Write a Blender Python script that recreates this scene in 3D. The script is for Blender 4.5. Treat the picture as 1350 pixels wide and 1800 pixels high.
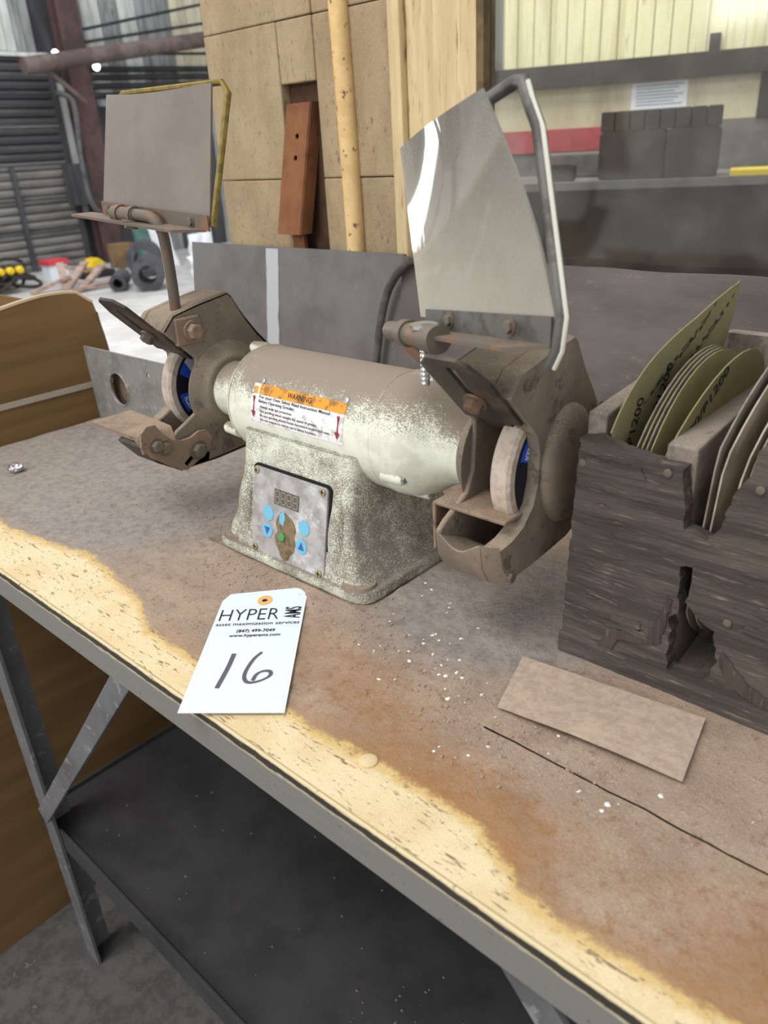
import bpy, bmesh, math, random
from mathutils import Vector, Matrix, noise
random.seed(7)
for o in list(bpy.data.objects): bpy.data.objects.remove(o)
S = bpy.context.scene
COL = S.collection

# ------------------------------------------------------------------ camera
cam = bpy.data.cameras.new('camera'); camo = bpy.data.objects.new('camera', cam); COL.objects.link(camo)
PITCH, ROLL, YAW = math.radians(25.4), math.radians(3.4), math.radians(46.35)
_fh = Vector((-math.cos(YAW), math.sin(YAW), 0)); _up = Vector((0, 0, 1))
_F = _fh*math.cos(PITCH) - _up*math.sin(PITCH)
_R = _F.cross(_up).normalized(); _U = _R.cross(_F)
_R2 = _R*math.cos(ROLL) - _U*math.sin(ROLL); _U2 = _R*math.sin(ROLL) + _U*math.cos(ROLL)
camo.matrix_world = Matrix(((_R2.x, _U2.x, -_F.x, 0), (_R2.y, _U2.y, -_F.y, 0), (_R2.z, _U2.z, -_F.z, .45), (0, 0, 0, 1)))
cam.sensor_fit = 'HORIZONTAL'; cam.sensor_width = 36; cam.lens = 36*1355/1350
cam.clip_start = .02; cam.clip_end = 200
cam.dof.use_dof = True; cam.dof.focus_distance = .86; cam.dof.aperture_fstop = 9.4
S.camera = camo
# ------------------------------------------------------------------ world and lights
w = bpy.data.worlds.new('world'); S.world = w; w.use_nodes = True
bg = w.node_tree.nodes['Background']; bg.inputs[0].default_value = (.96, .98, 1, 1); bg.inputs[1].default_value = .72
def area(name, loc, target, sx, sy, power, col=(1, 1, 1)):
    l = bpy.data.lights.new(name, 'AREA'); l.shape = 'RECTANGLE'; l.size = sx; l.size_y = sy; l.energy = power; l.color = col
    o = bpy.data.objects.new(name, l); COL.objects.link(o); o.location = loc
    o.rotation_euler = (Vector(target)-Vector(loc)).to_track_quat('-Z', 'Y').to_euler(); return o
area('roof_skylight', (-.9, -1.3, 3.6), (-.6, .5, 0), 2.6, 1.2, 85, (1, .97, .93))
area('shop_window', (-1.6, -4.6, 1.9), (-.7, .6, .2), 2.2, 1.6, 90, (1, .98, .96))  # unseen area light added to brighten front faces and mirror in the shields
area('open_doorway', (-8.5, 1.95, .45), (-.4, .9, .4), 1.05, 2.0, 120, (1, .98, .98))  # unseen light, added and placed to mirror as a white band in the shield
area('roof_skylight_far', (-7.0, 2.5, 5.0), (-8.5, 4.5, -1), 5, 5, 330, (.95, .98, 1))
area('neighbour_room_lamp', (-1.6, 3.0, 3.0), (-2.1, 4.1, .6), 1.5, 1.0, 62, (1, .97, .90))  # unseen light added to brighten the yellow siding behind the window
S.view_settings.view_transform = 'Standard'; S.view_settings.look = 'None'
S.view_settings.exposure = .2; S.view_settings.gamma = 1; S.view_settings.use_curve_mapping = False

# ------------------------------------------------------------------ helpers: materials
def lin(r, g, b):
    f = lambda c: (c/255/12.92) if c/255 <= .04045 else ((c/255+.055)/1.055)**2.4
    return (f(r), f(g), f(b), 1)
class NT:
    def __init__(s, name):
        s.m = bpy.data.materials.new(name); s.m.use_nodes = True; s.t = s.m.node_tree
        s.b = s.t.nodes['Principled BSDF']; s.out = s.t.nodes['Material Output']
        s.co = s.t.nodes.new('ShaderNodeTexCoord'); s.L = s.t.links.new
    def set(s, sock, v):
        if hasattr(v, 'is_output'): s.L(v, sock)
        else: sock.default_value = v
    def map(s, scale=(1, 1, 1), rot=(0, 0, 0), src='Object'):
        n = s.t.nodes.new('ShaderNodeMapping'); s.L(s.co.outputs[src], n.inputs[0])
        n.inputs['Scale'].default_value = scale; n.inputs['Rotation'].default_value = rot; return n.outputs[0]
    def noise(s, scale, detail=5, rough=.6, vec=None, dist=0):
        n = s.t.nodes.new('ShaderNodeTexNoise'); s.L(vec or s.co.outputs['Object'], n.inputs['Vector'])
        n.inputs['Scale'].default_value = scale; n.inputs['Detail'].default_value = detail
        n.inputs['Roughness'].default_value = rough; n.inputs['Distortion'].default_value = dist; return n.outputs['Fac']
    def voro(s, scale, vec=None):
        n = s.t.nodes.new('ShaderNodeTexVoronoi'); s.L(vec or s.co.outputs['Object'], n.inputs['Vector'])
        n.inputs['Scale'].default_value = scale; return n.outputs['Distance']
    def math(s, op, a, b=0., c=0.):
        n = s.t.nodes.new('ShaderNodeMath'); n.operation = op
        s.set(n.inputs[0], a); s.set(n.inputs[1], b); s.set(n.inputs[2], c); return n.outputs[0]
    def rng(s, v, a, b, c=0., d=1.):
        n = s.t.nodes.new('ShaderNodeMapRange'); n.interpolation_type = 'SMOOTHSTEP'
        s.set(n.inputs[0], v)
        for i, x in enumerate((a, b, c, d)): n.inputs[i+1].default_value = x
        return n.outputs[0]
    def mix(s, f, a, b):
        n = s.t.nodes.new('ShaderNodeMix'); n.data_type = 'RGBA'
        s.set(n.inputs[0], f); s.set(n.inputs[6], a); s.set(n.inputs[7], b); return n.outputs[2]
    def attr(s, name):
        n = s.t.nodes.new('ShaderNodeAttribute'); n.attribute_name = name; return n.outputs['Fac']
    def nz(s):
        g = s.t.nodes.new('ShaderNodeNewGeometry'); x = s.t.nodes.new('ShaderNodeSeparateXYZ'); s.L(g.outputs['Normal'], x.inputs[0]); return x.outputs[2]
    def sep(s):
        x = s.t.nodes.new('ShaderNodeSeparateXYZ'); s.L(s.co.outputs['Object'], x.inputs[0]); return x.outputs
    def bump(s, h, strength=.3, dist=.002):
        n = s.t.nodes.new('ShaderNodeBump'); n.inputs['Strength'].default_value = strength; n.inputs['Distance'].default_value = dist
        s.L(h, n.inputs['Height']); s.L(n.outputs[0], s.b.inputs['Normal'])
    def fin(s, col, rough=.7, metal=0., spec=.3):
        s.set(s.b.inputs['Base Color'], col); s.set(s.b.inputs['Roughness'], rough); s.set(s.b.inputs['Metallic'], metal)
        s.b.inputs['Specular IOR Level'].default_value = spec; return s.m
MAT = {}
def mat(name, c1, c2=None, sc=20, th=(.45, .6), c3=None, sc3=60, th3=(.55, .65), dust=None, wt=.4, bias=0., rough=.75, metal=0., spec=.3, bump=.25, bsc=250, bd=.001, st=(1, 1, 1), fine=True):
    """base colour c1, blotches c2 and c3, settled dust that prefers upward faces"""
    n = NT(name); v = n.map(st); col = lin(*c1)
    if c2: col = n.mix(n.rng(n.noise(sc, 8, .65, v), *th), col, lin(*c2))
    if c3: col = n.mix(n.rng(n.noise(sc3, 6, .7, v), *th3), col, lin(*c3))
    if dust:
        big = n.noise(9, 4, .6); sm = n.noise(620, 3, .8); md = n.noise(70, 4, .7)
        k = n.math('ADD', n.math('MULTIPLY', n.nz(), wt), n.math('MULTIPLY', n.math('SUBTRACT', big, .5), 1.3))
        k = n.math('ADD', k, n.math('MULTIPLY', n.math('SUBTRACT', sm, .5), 2.6))
        k = n.math('ADD', k, n.math('MULTIPLY', n.math('SUBTRACT', md, .5), .8))
        k = n.rng(n.math('ADD', k, bias), .0, .55)
        col = n.mix(k, col, lin(*dust)); rough = n.rng(k, 0, 1, rough, .95)
    if bump: n.bump(n.noise(bsc, 6, .75, v), bump, bd)
    MAT[name] = n.fin(col, rough, metal, spec); return MAT[name]
def flat(name, c, rough=.6, metal=0., spec=.3): return mat(name, c, bump=0, rough=rough, metal=metal, spec=spec)

# ------------------------------------------------------------------ helpers: meshes
LOC = {}
def tag(o, label=None, cat=None, group=None, kind=None):
    if label: o['label'] = label
    if cat: o['category'] = cat
    if group: o['group'] = group
    if kind: o['kind'] = kind
    return o
def empty(name, loc, label=None, cat=None, group=None, kind=None):
    o = bpy.data.objects.new(name, None); COL.objects.link(o); o.location = loc; o.empty_display_size = .05
    LOC[o.name] = Vector(loc); return tag(o, label, cat, group, kind)
class MB:
    def __init__(s): s.v = []; s.f = []
    def add(s, vs, fs):
        b = len(s.v); s.v += [Vector(p) for p in vs]; s.f += [tuple(b+i for i in f) for f in fs]; return s
    def box(s, x0, x1, y0, y1, z0, z1):
        return s.add([(x, y, z) for x in (x0, x1) for y in (y0, y1) for z in (z0, z1)],
                     [(0, 1, 3, 2), (4, 6, 7, 5), (0, 4, 5, 1), (2, 3, 7, 6), (0, 2, 6, 4), (1, 5, 7, 3)])
    def prism(s, poly, ax, a0, a1, poly2=None):
        q = poly2 or poly; n = len(poly)
        P = {'x': lambda p, a: (a, p[0], p[1]), 'y': lambda p, a: (p[0], a, p[1]), 'z': lambda p, a: (p[0], p[1], a)}[ax]
        return s.add([P(p, a0) for p in poly]+[P(p, a1) for p in q],
                     [tuple(range(n)), tuple(range(2*n-1, n-1, -1))]+[(i, (i+1) % n, n+(i+1) % n, n+i) for i in range(n)])
    def frame(s, o, u, v, poly, d0, d1):
        """polygon in the plane o + a*u + b*v, thick from d0 to d1 along u x v"""
        o, u, v = Vector(o), Vector(u), Vector(v); w_ = u.cross(v).normalized(); n = len(poly)
        return s.add([o+u*a+v*b+w_*d0 for a, b in poly]+[o+u*a+v*b+w_*d1 for a, b in poly],
                     [tuple(range(n)), tuple(range(2*n-1, n-1, -1))]+[(i, (i+1) % n, n+(i+1) % n, n+i) for i in range(n)])
    def lathe(s, prof, o, ax, n=40, closed=False):
        """profile of (along axis, radius)"""
        o = Vector(o); ax = Vector(ax).normalized(); a = ax.orthogonal().normalized(); c = ax.cross(a); m = len(prof)
        vs = [o+ax*h+(a*math.cos(t)+c*math.sin(t))*r for h, r in prof for t in [2*math.pi*i/n for i in range(n)]]
        fs = [(j*n+i, j*n+(i+1) % n, (j+1)*n+(i+1) % n, (j+1)*n+i) for j in range(m-1) for i in range(n)]
        if closed: fs += [((m-1)*n+i, (m-1)*n+(i+1) % n, (i+1) % n, i) for i in range(n)]
        else: fs += [tuple(range(n)), tuple((m-1)*n+i for i in range(n))]
        return s.add(vs, fs)
    def tube(s, pts, r, n=10, flatten=1.):
        pts = [Vector(p) for p in pts]; rings = []; a = None
        for i, p in enumerate(pts):
            d = (pts[min(i+1, len(pts)-1)]-pts[max(i-1, 0)]).normalized()
            a = (d.orthogonal() if a is None else a-d*a.dot(d)).normalized(); c = d.cross(a)
            rr = r[i] if isinstance(r, (list, tuple)) else r
            rings.append([p+(a*math.cos(t)+c*math.sin(t)*flatten)*rr for t in [2*math.pi*k/n for k in range(n)]])
        m = len(rings)
        return s.add([q for g in rings for q in g], [(j*n+i, j*n+(i+1) % n, (j+1)*n+(i+1) % n, (j+1)*n+i) for j in range(m-1) for i in range(n)]+[tuple(range(n)), tuple((m-1)*n+i for i in range(n))])
    def grid(s, fn, nu, nv):
        return s.add([fn(i/nu, j/nv) for j in range(nv+1) for i in range(nu+1)],
                     [(j*(nu+1)+i, j*(nu+1)+i+1, (j+1)*(nu+1)+i+1, (j+1)*(nu+1)+i) for j in range(nv) for i in range(nu)])
    def sheet(s, fn, nu, nv, th):
        """a curved sheet with real thickness"""
        P = [[Vector(fn(i/nu, j/nv)) for i in range(nu+1)] for j in range(nv+1)]
        N = [[(P[j][min(i+1, nu)]-P[j][max(i-1, 0)]).cross(P[min(j+1, nv)][i]-P[max(j-1, 0)][i]).normalized() for i in range(nu+1)] for j in range(nv+1)]
        k = nu+1; T = (nv+1)*k
        vs = [P[j][i]+N[j][i]*th/2 for j in range(nv+1) for i in range(k)]+[P[j][i]-N[j][i]*th/2 for j in range(nv+1) for i in range(k)]
        fs = []
        for j in range(nv):
            for i in range(nu):
                q = (j*k+i, j*k+i+1, (j+1)*k+i+1, (j+1)*k+i); fs += [q, tuple(T+x for x in q[::-1])]
        rim = [i for i in range(k)]+[j*k+nu for j in range(1, nv+1)]+[nv*k+i for i in range(nu-1, -1, -1)]+[j*k for j in range(nv-1, 0, -1)]
        fs += [(rim[i], rim[i-1], T+rim[i-1], T+rim[i]) for i in range(len(rim))]
        return s.add(vs, fs)
    def bolt(s, o, ax, r, h, washer=True, n=6):
        o = Vector(o); ax = Vector(ax).normalized()
        if washer: s.lathe([(0, r*1.35), (h*.25, r*1.35)], o, ax, 20)
        s.lathe([(h*.2, r), (h*.9, r), (h, r*.8)], o, ax, n); return s
    def build(s, name, m, parent=None, smooth=False, bevel=0., seg=2, jit=0., label=None, kind=None):
        me = bpy.data.meshes.new(name); off = LOC.get(parent.name, Vector()) if parent else Vector()
        if jit:
            for p in s.v: p += Vector(noise.noise_vector(p*90))*jit
        me.from_pydata([tuple(p-off) for p in s.v], [], s.f)
        b = bmesh.new(); b.from_mesh(me); bmesh.ops.recalc_face_normals(b, faces=b.faces); b.to_mesh(me); b.free()
        me.materials.append(MAT[m] if isinstance(m, str) else m)
        o = bpy.data.objects.new(name, me); COL.objects.link(o)
        if parent: o.parent = parent; LOC[o.name] = off
        else: LOC[o.name] = Vector()
        if smooth:
            for p in me.polygons: p.use_smooth = True
            try: me.set_sharp_from_angle(angle=math.radians(smooth if smooth > 1 else 38))
            except Exception: pass
        if bevel:
            md = o.modifiers.new('bevel', 'BEVEL'); md.width = bevel; md.segments = seg; md.limit_method = 'ANGLE'; md.angle_limit = math.radians(35)
        return tag(o, label, kind=kind)
def place(o):
    """give a single mesh thing an origin at its own base"""
    me = o.data; vs = [v.co for v in me.vertices]
    c = Vector(((min(v.x for v in vs)+max(v.x for v in vs))/2, (min(v.y for v in vs)+max(v.y for v in vs))/2, min(v.z for v in vs)))
    me.transform(Matrix.Translation(-c)); o.location = o.location+c; LOC[o.name] = c.copy(); return o
def curve_mesh(loops, depth):
    """filled 2D outline with holes, depth thick, as verts and faces"""
    cu = bpy.data.curves.new('outline', 'CURVE'); cu.dimensions = '2D'; cu.fill_mode = 'BOTH'; cu.extrude = depth/2
    for lp in loops:
        sp = cu.splines.new('POLY'); sp.points.add(len(lp)-1); sp.use_cyclic_u = True
        for p, q in zip(sp.points, lp): p.co = (q[0], q[1], 0, 1)
    return _cm(cu)
def _cm(cu):
    o = bpy.data.objects.new('tmp', cu); COL.objects.link(o)
    me = bpy.data.meshes.new_from_object(o.evaluated_get(bpy.context.evaluated_depsgraph_get()))
    r = [v.co.copy() for v in me.vertices], [tuple(p.vertices) for p in me.polygons]
    bpy.data.objects.remove(o); bpy.data.curves.remove(cu); bpy.data.meshes.remove(me); return r
def text_mesh(body, width=None, height=None, weight=0., shear=0., space=1.):
    """lettering centred on its left baseline, scaled to a width and cap height"""
    cu = bpy.data.curves.new('lettering', 'FONT'); cu.body = body; cu.size = 1; cu.offset = weight; cu.shear = shear; cu.space_character = space; cu.resolution_u = 3
    vs, fs = _cm(cu); x0 = min(v.x for v in vs); x1 = max(v.x for v in vs); y1 = max(v.y for v in vs)
    kx = width/(x1-x0) if width else None; ky = height/y1 if height else kx
    kx = kx or ky
    return [Vector(((v.x-x0)*kx, v.y*ky, 0)) for v in vs], fs
def rrect(x0, x1, y0, y1, r, n=5):
    out = []
    for cx, cy, a in ((x1-r, y1-r, 0), (x0+r, y1-r, 90), (x0+r, y0+r, 180), (x1-r, y0+r, 270)):
        out += [(cx+r*math.cos(math.radians(a+90*i/n)), cy+r*math.sin(math.radians(a+90*i/n))) for i in range(n+1)]
    return out
def interp(pts, x):
    if x <= pts[0][0]: return pts[0][1]
    for (a, b), (c, d) in zip(pts, pts[1:]):
        if x <= c: return b+(d-b)*(x-a)/(c-a)
    return pts[-1][1]
def spline(pts, n=8):
    P = [Vector(p) for p in pts]; P = [P[0]*2-P[1]]+P+[P[-1]*2-P[-2]]; out = []
    for i in range(1, len(P)-2):
        for k in range(n):
            t = k/n; a, b, c, d = P[i-1:i+3]
            out.append(.5*((2*b)+(c-a)*t+(2*a-5*b+4*c-d)*t*t+(3*b-a-3*c+d)*t**3))
    return out+[P[-2]]
def jag(loop, step, amp, seed=0):
    out = []; n = len(loop)
    for i in range(n):
        a = Vector(loop[i]); b = Vector(loop[(i+1) % n]); k = max(1, int((b-a).length/step))
        for j in range(k):
            p = a.lerp(b, j/k); q = Vector((p.x*140+seed, p.y*140, seed)); out.append((p.x+noise.noise(q)*amp, p.y+noise.noise(q+Vector((9, 5, 3)))*amp))
    return out

# ------------------------------------------------------------------ materials
DUST = (139, 127, 113)
mat('paint', (220, 223, 208), (204, 206, 190), 30, dust=DUST, wt=1.5, bias=-.42, rough=.45, spec=.4, bump=.2, bsc=160)
mat('pedestal', (214, 217, 202), (196, 198, 182), 30, dust=(128, 121, 110), wt=.35, bias=.22, rough=.5, spec=.35, bump=.35, bsc=120)
mat('cast', (116, 106, 95), (136, 122, 106), 14, (.4, .65), c3=(94, 86, 78), sc3=40, dust=(152, 136, 118), wt=.6, bias=-.22, rough=.8, bump=.5, bsc=90, bd=.0012)
mat('dark_steel', (66, 61, 57), (92, 80, 70), 25, dust=(128, 114, 99), wt=.6, bias=-.5, rough=.55, metal=.3, bump=.25)
mat('rest_steel', (128, 110, 94), (146, 120, 98), 18, c3=(104, 88, 76), sc3=50, dust=(160, 142, 122), wt=.5, bias=-.3, rough=.75, bump=.3)
mat('rod_steel', (108, 98, 88), (132, 98, 74), 30, (.5, .62), dust=(138, 124, 108), wt=.5, bias=-.35, rough=.6, metal=.25)
mat('interior', (26, 25, 25), rough=.9)
mat('wheel', (196, 182, 168), (176, 160, 146), 60, rough=.95, bump=.5, bsc=500)
flat('zinc', (190, 190, 190), .3, .9)
flat('brass', (176, 160, 120), .45, .6)
flat('black', (22, 22, 26), .5); flat('navy', (26, 28, 40), .55); flat('blue', (40, 84, 200), .5); flat('pale', (205, 208, 220), .5); flat('white_ink', (225, 230, 240), .6)
mat('panel', (170, 168, 168), (146, 142, 140), 45, (.4, .62), c3=(196, 196, 198), sc3=25, dust=(136, 126, 114), wt=0, bias=-.35, rough=.5)
flat('button', (112, 176, 204), .5); flat('arrow', (52, 92, 160), .5); flat('green', (70, 150, 90), .4); flat('display', (92, 86, 76), .35); flat('segment', (150, 144, 132), .5)
mat('grease', (128, 110, 84), (100, 84, 62), 90, rough=.6)
mat('label_white', (226, 224, 226), (190, 184, 180), 90, (.52, .62), c3=(150, 144, 138), sc3=160, th3=(.6, .7), rough=.5, bump=0)
mat('label_orange', (226, 150, 50), (150, 106, 58), 60, (.48, .6), rough=.5, bump=0)
flat('arrow_red', (150, 46, 50)); flat('ink', (40, 40, 46), .6)
mat('tag_paper', (216, 228, 238), rough=.75, bump=.05); flat('eyelet', (232, 174, 104), .7)
mat('wood_rot', (106, 97, 91), (80, 73, 69), 16, (.4, .62), c3=(160, 145, 132), sc3=60, th3=(.56, .70), st=(.35, 3, 4), rough=.95, bump=1., bsc=55, bd=.005)
mat('wood_divider', (140, 128, 118), (114, 104, 97), 12, st=(4, 1, 3), dust=(158, 146, 134), wt=.6, bias=-.3, rough=.95, bump=.5, bsc=60)
mat('olive', (150, 142, 104), (136, 128, 92), 14, (.4, .7), c3=(112, 100, 66), sc3=90, th3=(.66, .72), rough=.8, bump=.05, dust=(140, 128, 100), wt=.2, bias=-.75)
mat('abrasive', (148, 138, 126), (128, 118, 108), 30, rough=.95)
mat('disc_pale', (182, 170, 152), (160, 148, 132), 20, rough=.9)
mat('steel_plate', (118, 115, 113), (102, 99, 98), 8, (.35, .65), c3=(136, 131, 127), sc3=70, th3=(.6, .75), rough=.6, metal=.15, bump=.12, bsc=80)
mat('steel_plate_rough', (112, 105, 101), (96, 90, 88), 9, (.35, .65), c3=(136, 124, 114), sc3=40, th3=(.58, .75), rough=.85, bump=.5, bsc=50, st=(.6, 1, 1.6))
flat('stripe', (176, 178, 184), .7)
mat('hose', (74, 70, 68), (96, 90, 86), 30, rough=.7)
mat('galv', (150, 149, 145), (132, 131, 128), 14, c3=(172, 170, 165), sc3=50, rough=.5, metal=.35, bump=.1)
mat('cardboard', (118, 92, 58), (104, 80, 50), 6, (.35, .65), c3=(84, 65, 42), sc3=10, th3=(.6, .75), st=(1, .25, 5), rough=.95, bump=.25, bsc=24)
mat('cardboard_edge', (196, 176, 146), rough=.9); mat('box_tape', (170, 160, 148), rough=.6)
mat('gray_card', (184, 164, 146), (170, 151, 135), 160, (.4, .6), c3=(190, 170, 151), sc3=12, rough=.97, bump=.35, bsc=500)
mat('foil', (205, 205, 208), rough=.25, metal=.95, bump=.4, bsc=300)
mat('flake', (228, 224, 216), rough=.7); mat('crumb', (166, 142, 122), (146, 124, 106), 200, rough=.97)
mat('steel_rail', (118, 116, 114), (104, 102, 100), 20, c3=(140, 136, 130), sc3=60, rough=.55, metal=.2, bump=.15)
mat('leg_steel', (124, 124, 126), (104, 103, 104), 10, (.4, .65), c3=(150, 150, 152), sc3=40, rough=.5, metal=.35, bump=.15)
mat('shelf_black', (60, 59, 61), (48, 47, 49), 9, (.4, .65), c3=(120, 116, 112), sc3=120, th3=(.7, .76), rough=.7, bump=.2)
mat('tan_panel', (168, 136, 88), (148, 118, 74), 4, (.35, .65), c3=(120, 92, 56), sc3=12, th3=(.62, .74), rough=.85, bump=.2)
def floor_material():
    n = NT('floor'); x = n.sep()[0]; a = n.noise(2.5, 6, .65); b = n.noise(30, 6, .7)
    c = n.mix(n.rng(a, .35, .65), lin(196, 194, 192), lin(172, 169, 167))
    k = n.rng(n.math('ADD', x, n.math('MULTIPLY', n.math('SUBTRACT', a, .5), 1.2)), -2.6, -1.9)   # oily grime tracked round the bench
    c = n.mix(k, c, n.mix(n.rng(b, .4, .65), lin(92, 89, 89), lin(72, 70, 71)))
    c = n.mix(n.rng(b, .64, .72), c, lin(120, 116, 112)); n.bump(b, .3); MAT['floor'] = n.fin(c, .7)
floor_material()
mat('concrete_tan', (184, 163, 130), (166, 145, 115), 9, (.35, .65), c3=(136, 116, 93), sc3=90, th3=(.55, .70), st=(1.2, 1, .6), rough=.95, bump=.9, bsc=190, bd=.004)
mat('board_cream', (218, 197, 155), (198, 175, 134), 14, (.35, .65), c3=(150, 126, 96), sc3=50, th3=(.54, .68), st=(2.6, 1, .25), rough=.85, bump=.6, bsc=30, bd=.004)
mat('pipe_cream', (222, 190, 136), (206, 172, 118), 12, c3=(120, 92, 70), sc3=55, th3=(.6, .63), rough=.7, bump=.3)
mat('rust', (132, 88, 58), (112, 74, 50), 14, (.4, .65), c3=(96, 66, 48), sc3=20, th3=(.58, .72), rough=.9, bump=.25)
mat('rust_dark', (82, 58, 44), (62, 46, 38), 12, rough=.9)
mat('frame_brown', (112, 92, 58), (88, 72, 48), 20, rough=.6)

# bench top: cream paint showing along the front, rust and grinding dust over the rest
def bench_material():
    n = NT('bench_dust'); fine = n.noise(700, 3, .8); md = n.noise(90, 6, .75); lo = n.noise(16, 5, .6); st = n.noise(60, 5, .7, n.map((.55, 2.4, 1)))
    c = n.mix(n.rng(lo, .35, .65), lin(176, 154, 135), lin(160, 139, 122))
    c = n.mix(n.rng(md, .52, .68), c, lin(138, 115, 98))
    c = n.mix(n.rng(fine, .52, .66), c, lin(198, 176, 156)); sp = n.noise(240, 5, .8); c = n.mix(n.rng(sp, .60, .68), c, lin(112, 92, 78))
    g = n.rng(n.math('ADD', n.attr('grey'), n.math('MULTIPLY', n.math('SUBTRACT', md, .5), .5)), .15, .75)
    c = n.mix(g, c, n.mix(n.rng(md, .4, .65), lin(164, 154, 146), lin(142, 132, 126)))
    r = n.rng(n.math('ADD', n.math('MULTIPLY', n.attr('rust'), .8), n.math('MULTIPLY', n.math('SUBTRACT', md, .5), 1.3)), .1, 1.15)
    c = n.mix(r, c, n.mix(n.rng(fine, .4, .6), lin(170, 124, 80), lin(150, 112, 80)))
    e = n.math('ADD', n.attr('cream'), n.math('MULTIPLY', n.math('SUBTRACT', md, .5), .030))
    e = n.math('ADD', e, n.math('MULTIPLY', n.math('SUBTRACT', lo, .5), .02))
    halo = n.rng(e, -.030, .004); c = n.mix(n.math('MULTIPLY', halo, n.attr('halo')), c, lin(174, 128, 76))
    k = n.rng(e, -.003, .005)
    cream = n.mix(n.rng(lo, .4, .7), lin(240, 221, 180), lin(229, 206, 160))
    cream = n.mix(n.rng(e, .004, .016, 1, 0), cream, lin(222, 190, 128))
    cream = n.mix(n.rng(st, .585, .64), cream, lin(146, 124, 92)); st2 = n.noise(170, 4, .75, n.map((.6, 2.0, 1))); cream = n.mix(n.rng(st2, .60, .66), cream, lin(150, 128, 98))
    cream = n.mix(n.rng(fine, .58, .72), cream, lin(196, 172, 128))
    c = n.mix(k, c, cream)
    n.bump(n.math('ADD', n.math('MULTIPLY', n.math('MULTIPLY', md, n.rng(k, 0, 1, 1, .35)), 1.2), n.math('MULTIPLY', fine, .5)), .85, .003)
    MAT['bench_dust'] = n.fin(c, n.rng(k, 0, 1, .96, .62), 0, .25)
bench_material()
def lip_material():
    n = NT('lip_paint'); z = n.sep()[2]; ns = n.noise(70, 5, .7, n.map((.5, 1, 2)))
    q = n.math('ADD', z, n.math('MULTIPLY', n.math('SUBTRACT', ns, .5), .008))
    q = n.math('SUBTRACT', q, .95)
    c = n.mix(n.rng(q, -.0155, -.0125), lin(122, 119, 114), lin(182, 170, 142))
    c = n.mix(n.rng(q, -.0125, -.0105), c, lin(58, 54, 48))
    c = n.mix(n.rng(q, -.0050, -.0030), c, lin(206, 190, 152))
    c = n.mix(n.rng(n.noise(120, 5, .7), .6, .72), c, lin(96, 92, 88))
    n.bump(ns, .3); MAT['lip_paint'] = n.fin(c, .6, 0, .35)
lip_material()
def shield_material(name, film, clear, tint, scale=30, rough=.08, zc=0):
    n = NT(name); t = n.t.nodes
    n.fin(n.mix(n.rng(n.noise(scale, 6, .7), .35, .7), lin(*film), lin(*tint)), .12, 0, .6)
    tr = t.new('ShaderNodeBsdfTransparent'); tr.inputs[0].default_value = (.93, .94, .91, 1); mx = t.new('ShaderNodeMixShader')
    f = n.math('ADD', n.math('MULTIPLY', n.math('SUBTRACT', n.noise(7, 4, .6), .5), .25), n.math('MULTIPLY', n.math('SUBTRACT', n.noise(420, 3, .8), .5), .18))
    if zc: f = n.math('SUBTRACT', f, n.math('MULTIPLY', n.math('SUBTRACT', n.sep()[2], zc), 1.6))
    n.L(n.rng(n.math('ADD', f, 1-clear), 0, 1), mx.inputs[0])
    n.L(tr.outputs[0], mx.inputs[1]); n.L(n.b.outputs[0], mx.inputs[2]); gl = t.new('ShaderNodeBsdfGlossy'); gl.inputs['Roughness'].default_value = rough; fr = t.new('ShaderNodeFresnel'); fr.inputs[0].default_value = 1.5; m2 = t.new('ShaderNodeMixShader')
    n.L(fr.outputs[0], m2.inputs[0]); n.L(mx.outputs[0], m2.inputs[1]); n.L(gl.outputs[0], m2.inputs[2]); n.L(m2.outputs[0], n.out.inputs[0])
    n.b.inputs['Roughness'].default_value = .8
    MAT[name] = n.m; return n
shield_material('shield_dusty', (108, 98, 88), .14, (120, 110, 99), 12, .16)
shield_material('shield_clear', (186, 181, 167), .44, (194, 189, 176), 8, .04, .40)
shield_material('window_glass', (110, 100, 90), .84, (170, 160, 146), 14)

# ------------------------------------------------------------------ the setting
MB().box(-13, 3, -3, 12, -1.0, -.95).build('floor', 'floor', kind='structure')
# back wall: painted blocks and boards beside the window
wb = empty('wall_back', (-1.08, 1.05, -.95), 'tan painted block and board wall behind the grinder', kind='structure')
MB().box(-1.56, 1.5, 1.062, 1.12, -.95, .24).box(-1.40, -.762, 1.074, 1.082, .24, 1.7).build('wall_core', 'concrete_tan', wb)
def blk(x0, x1, z0, z1, y=1.05, m='concrete_tan', nm='block'):
    g = .0007; o = MB(); o.box(x0+g*.5, x1-g*.5, y+random.uniform(0, .003), 1.073, z0+g, z1-g)
    return o.build(nm, m, wb, bevel=.0025, seg=2)
rows = [(.20, .402), (.402, .655), (.655, .908), (.908, 1.16), (1.16, 1.5)]
for i, (a, b) in enumerate(rows):
    blk(-1.405, -1.196, a, b)
    if i >= 1: blk(-1.196, -1.105, max(a, .557), b)
    blk(-1.105, -1.03, a, b, 1.052); blk(-1.03, -.93, a, b, 1.056)
MB().box(-1.196, -1.105, 1.071, 1.0735, .2, .557).build('pocket_back', 'rust_dark', wb)
blk(-.93, -.905, .2, 1.5, 1.044, 'board_cream', 'rib')
for a, b, y in ((-.905, -.846, 1.056), (-.846, -.79, 1.05), (-.79, -.760, 1.042)): blk(a, b, .2, 1.5, y, 'board_cream', 'board')
def on_wall_pipe(x, y, r, z1=1.6, name='conduit'):
    pts = [(x+.004*math.sin(z*5), y, z) for z in [.22+.06*i for i in range(24)]]
    return MB().tube(pts, r, 14).build(name, 'pipe_cream', smooth=True)
tag(place(on_wall_pipe(-1.036, 1.050, .0165)), 'cream painted conduit with chipped paint running up the tan wall', 'pipe')
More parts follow.
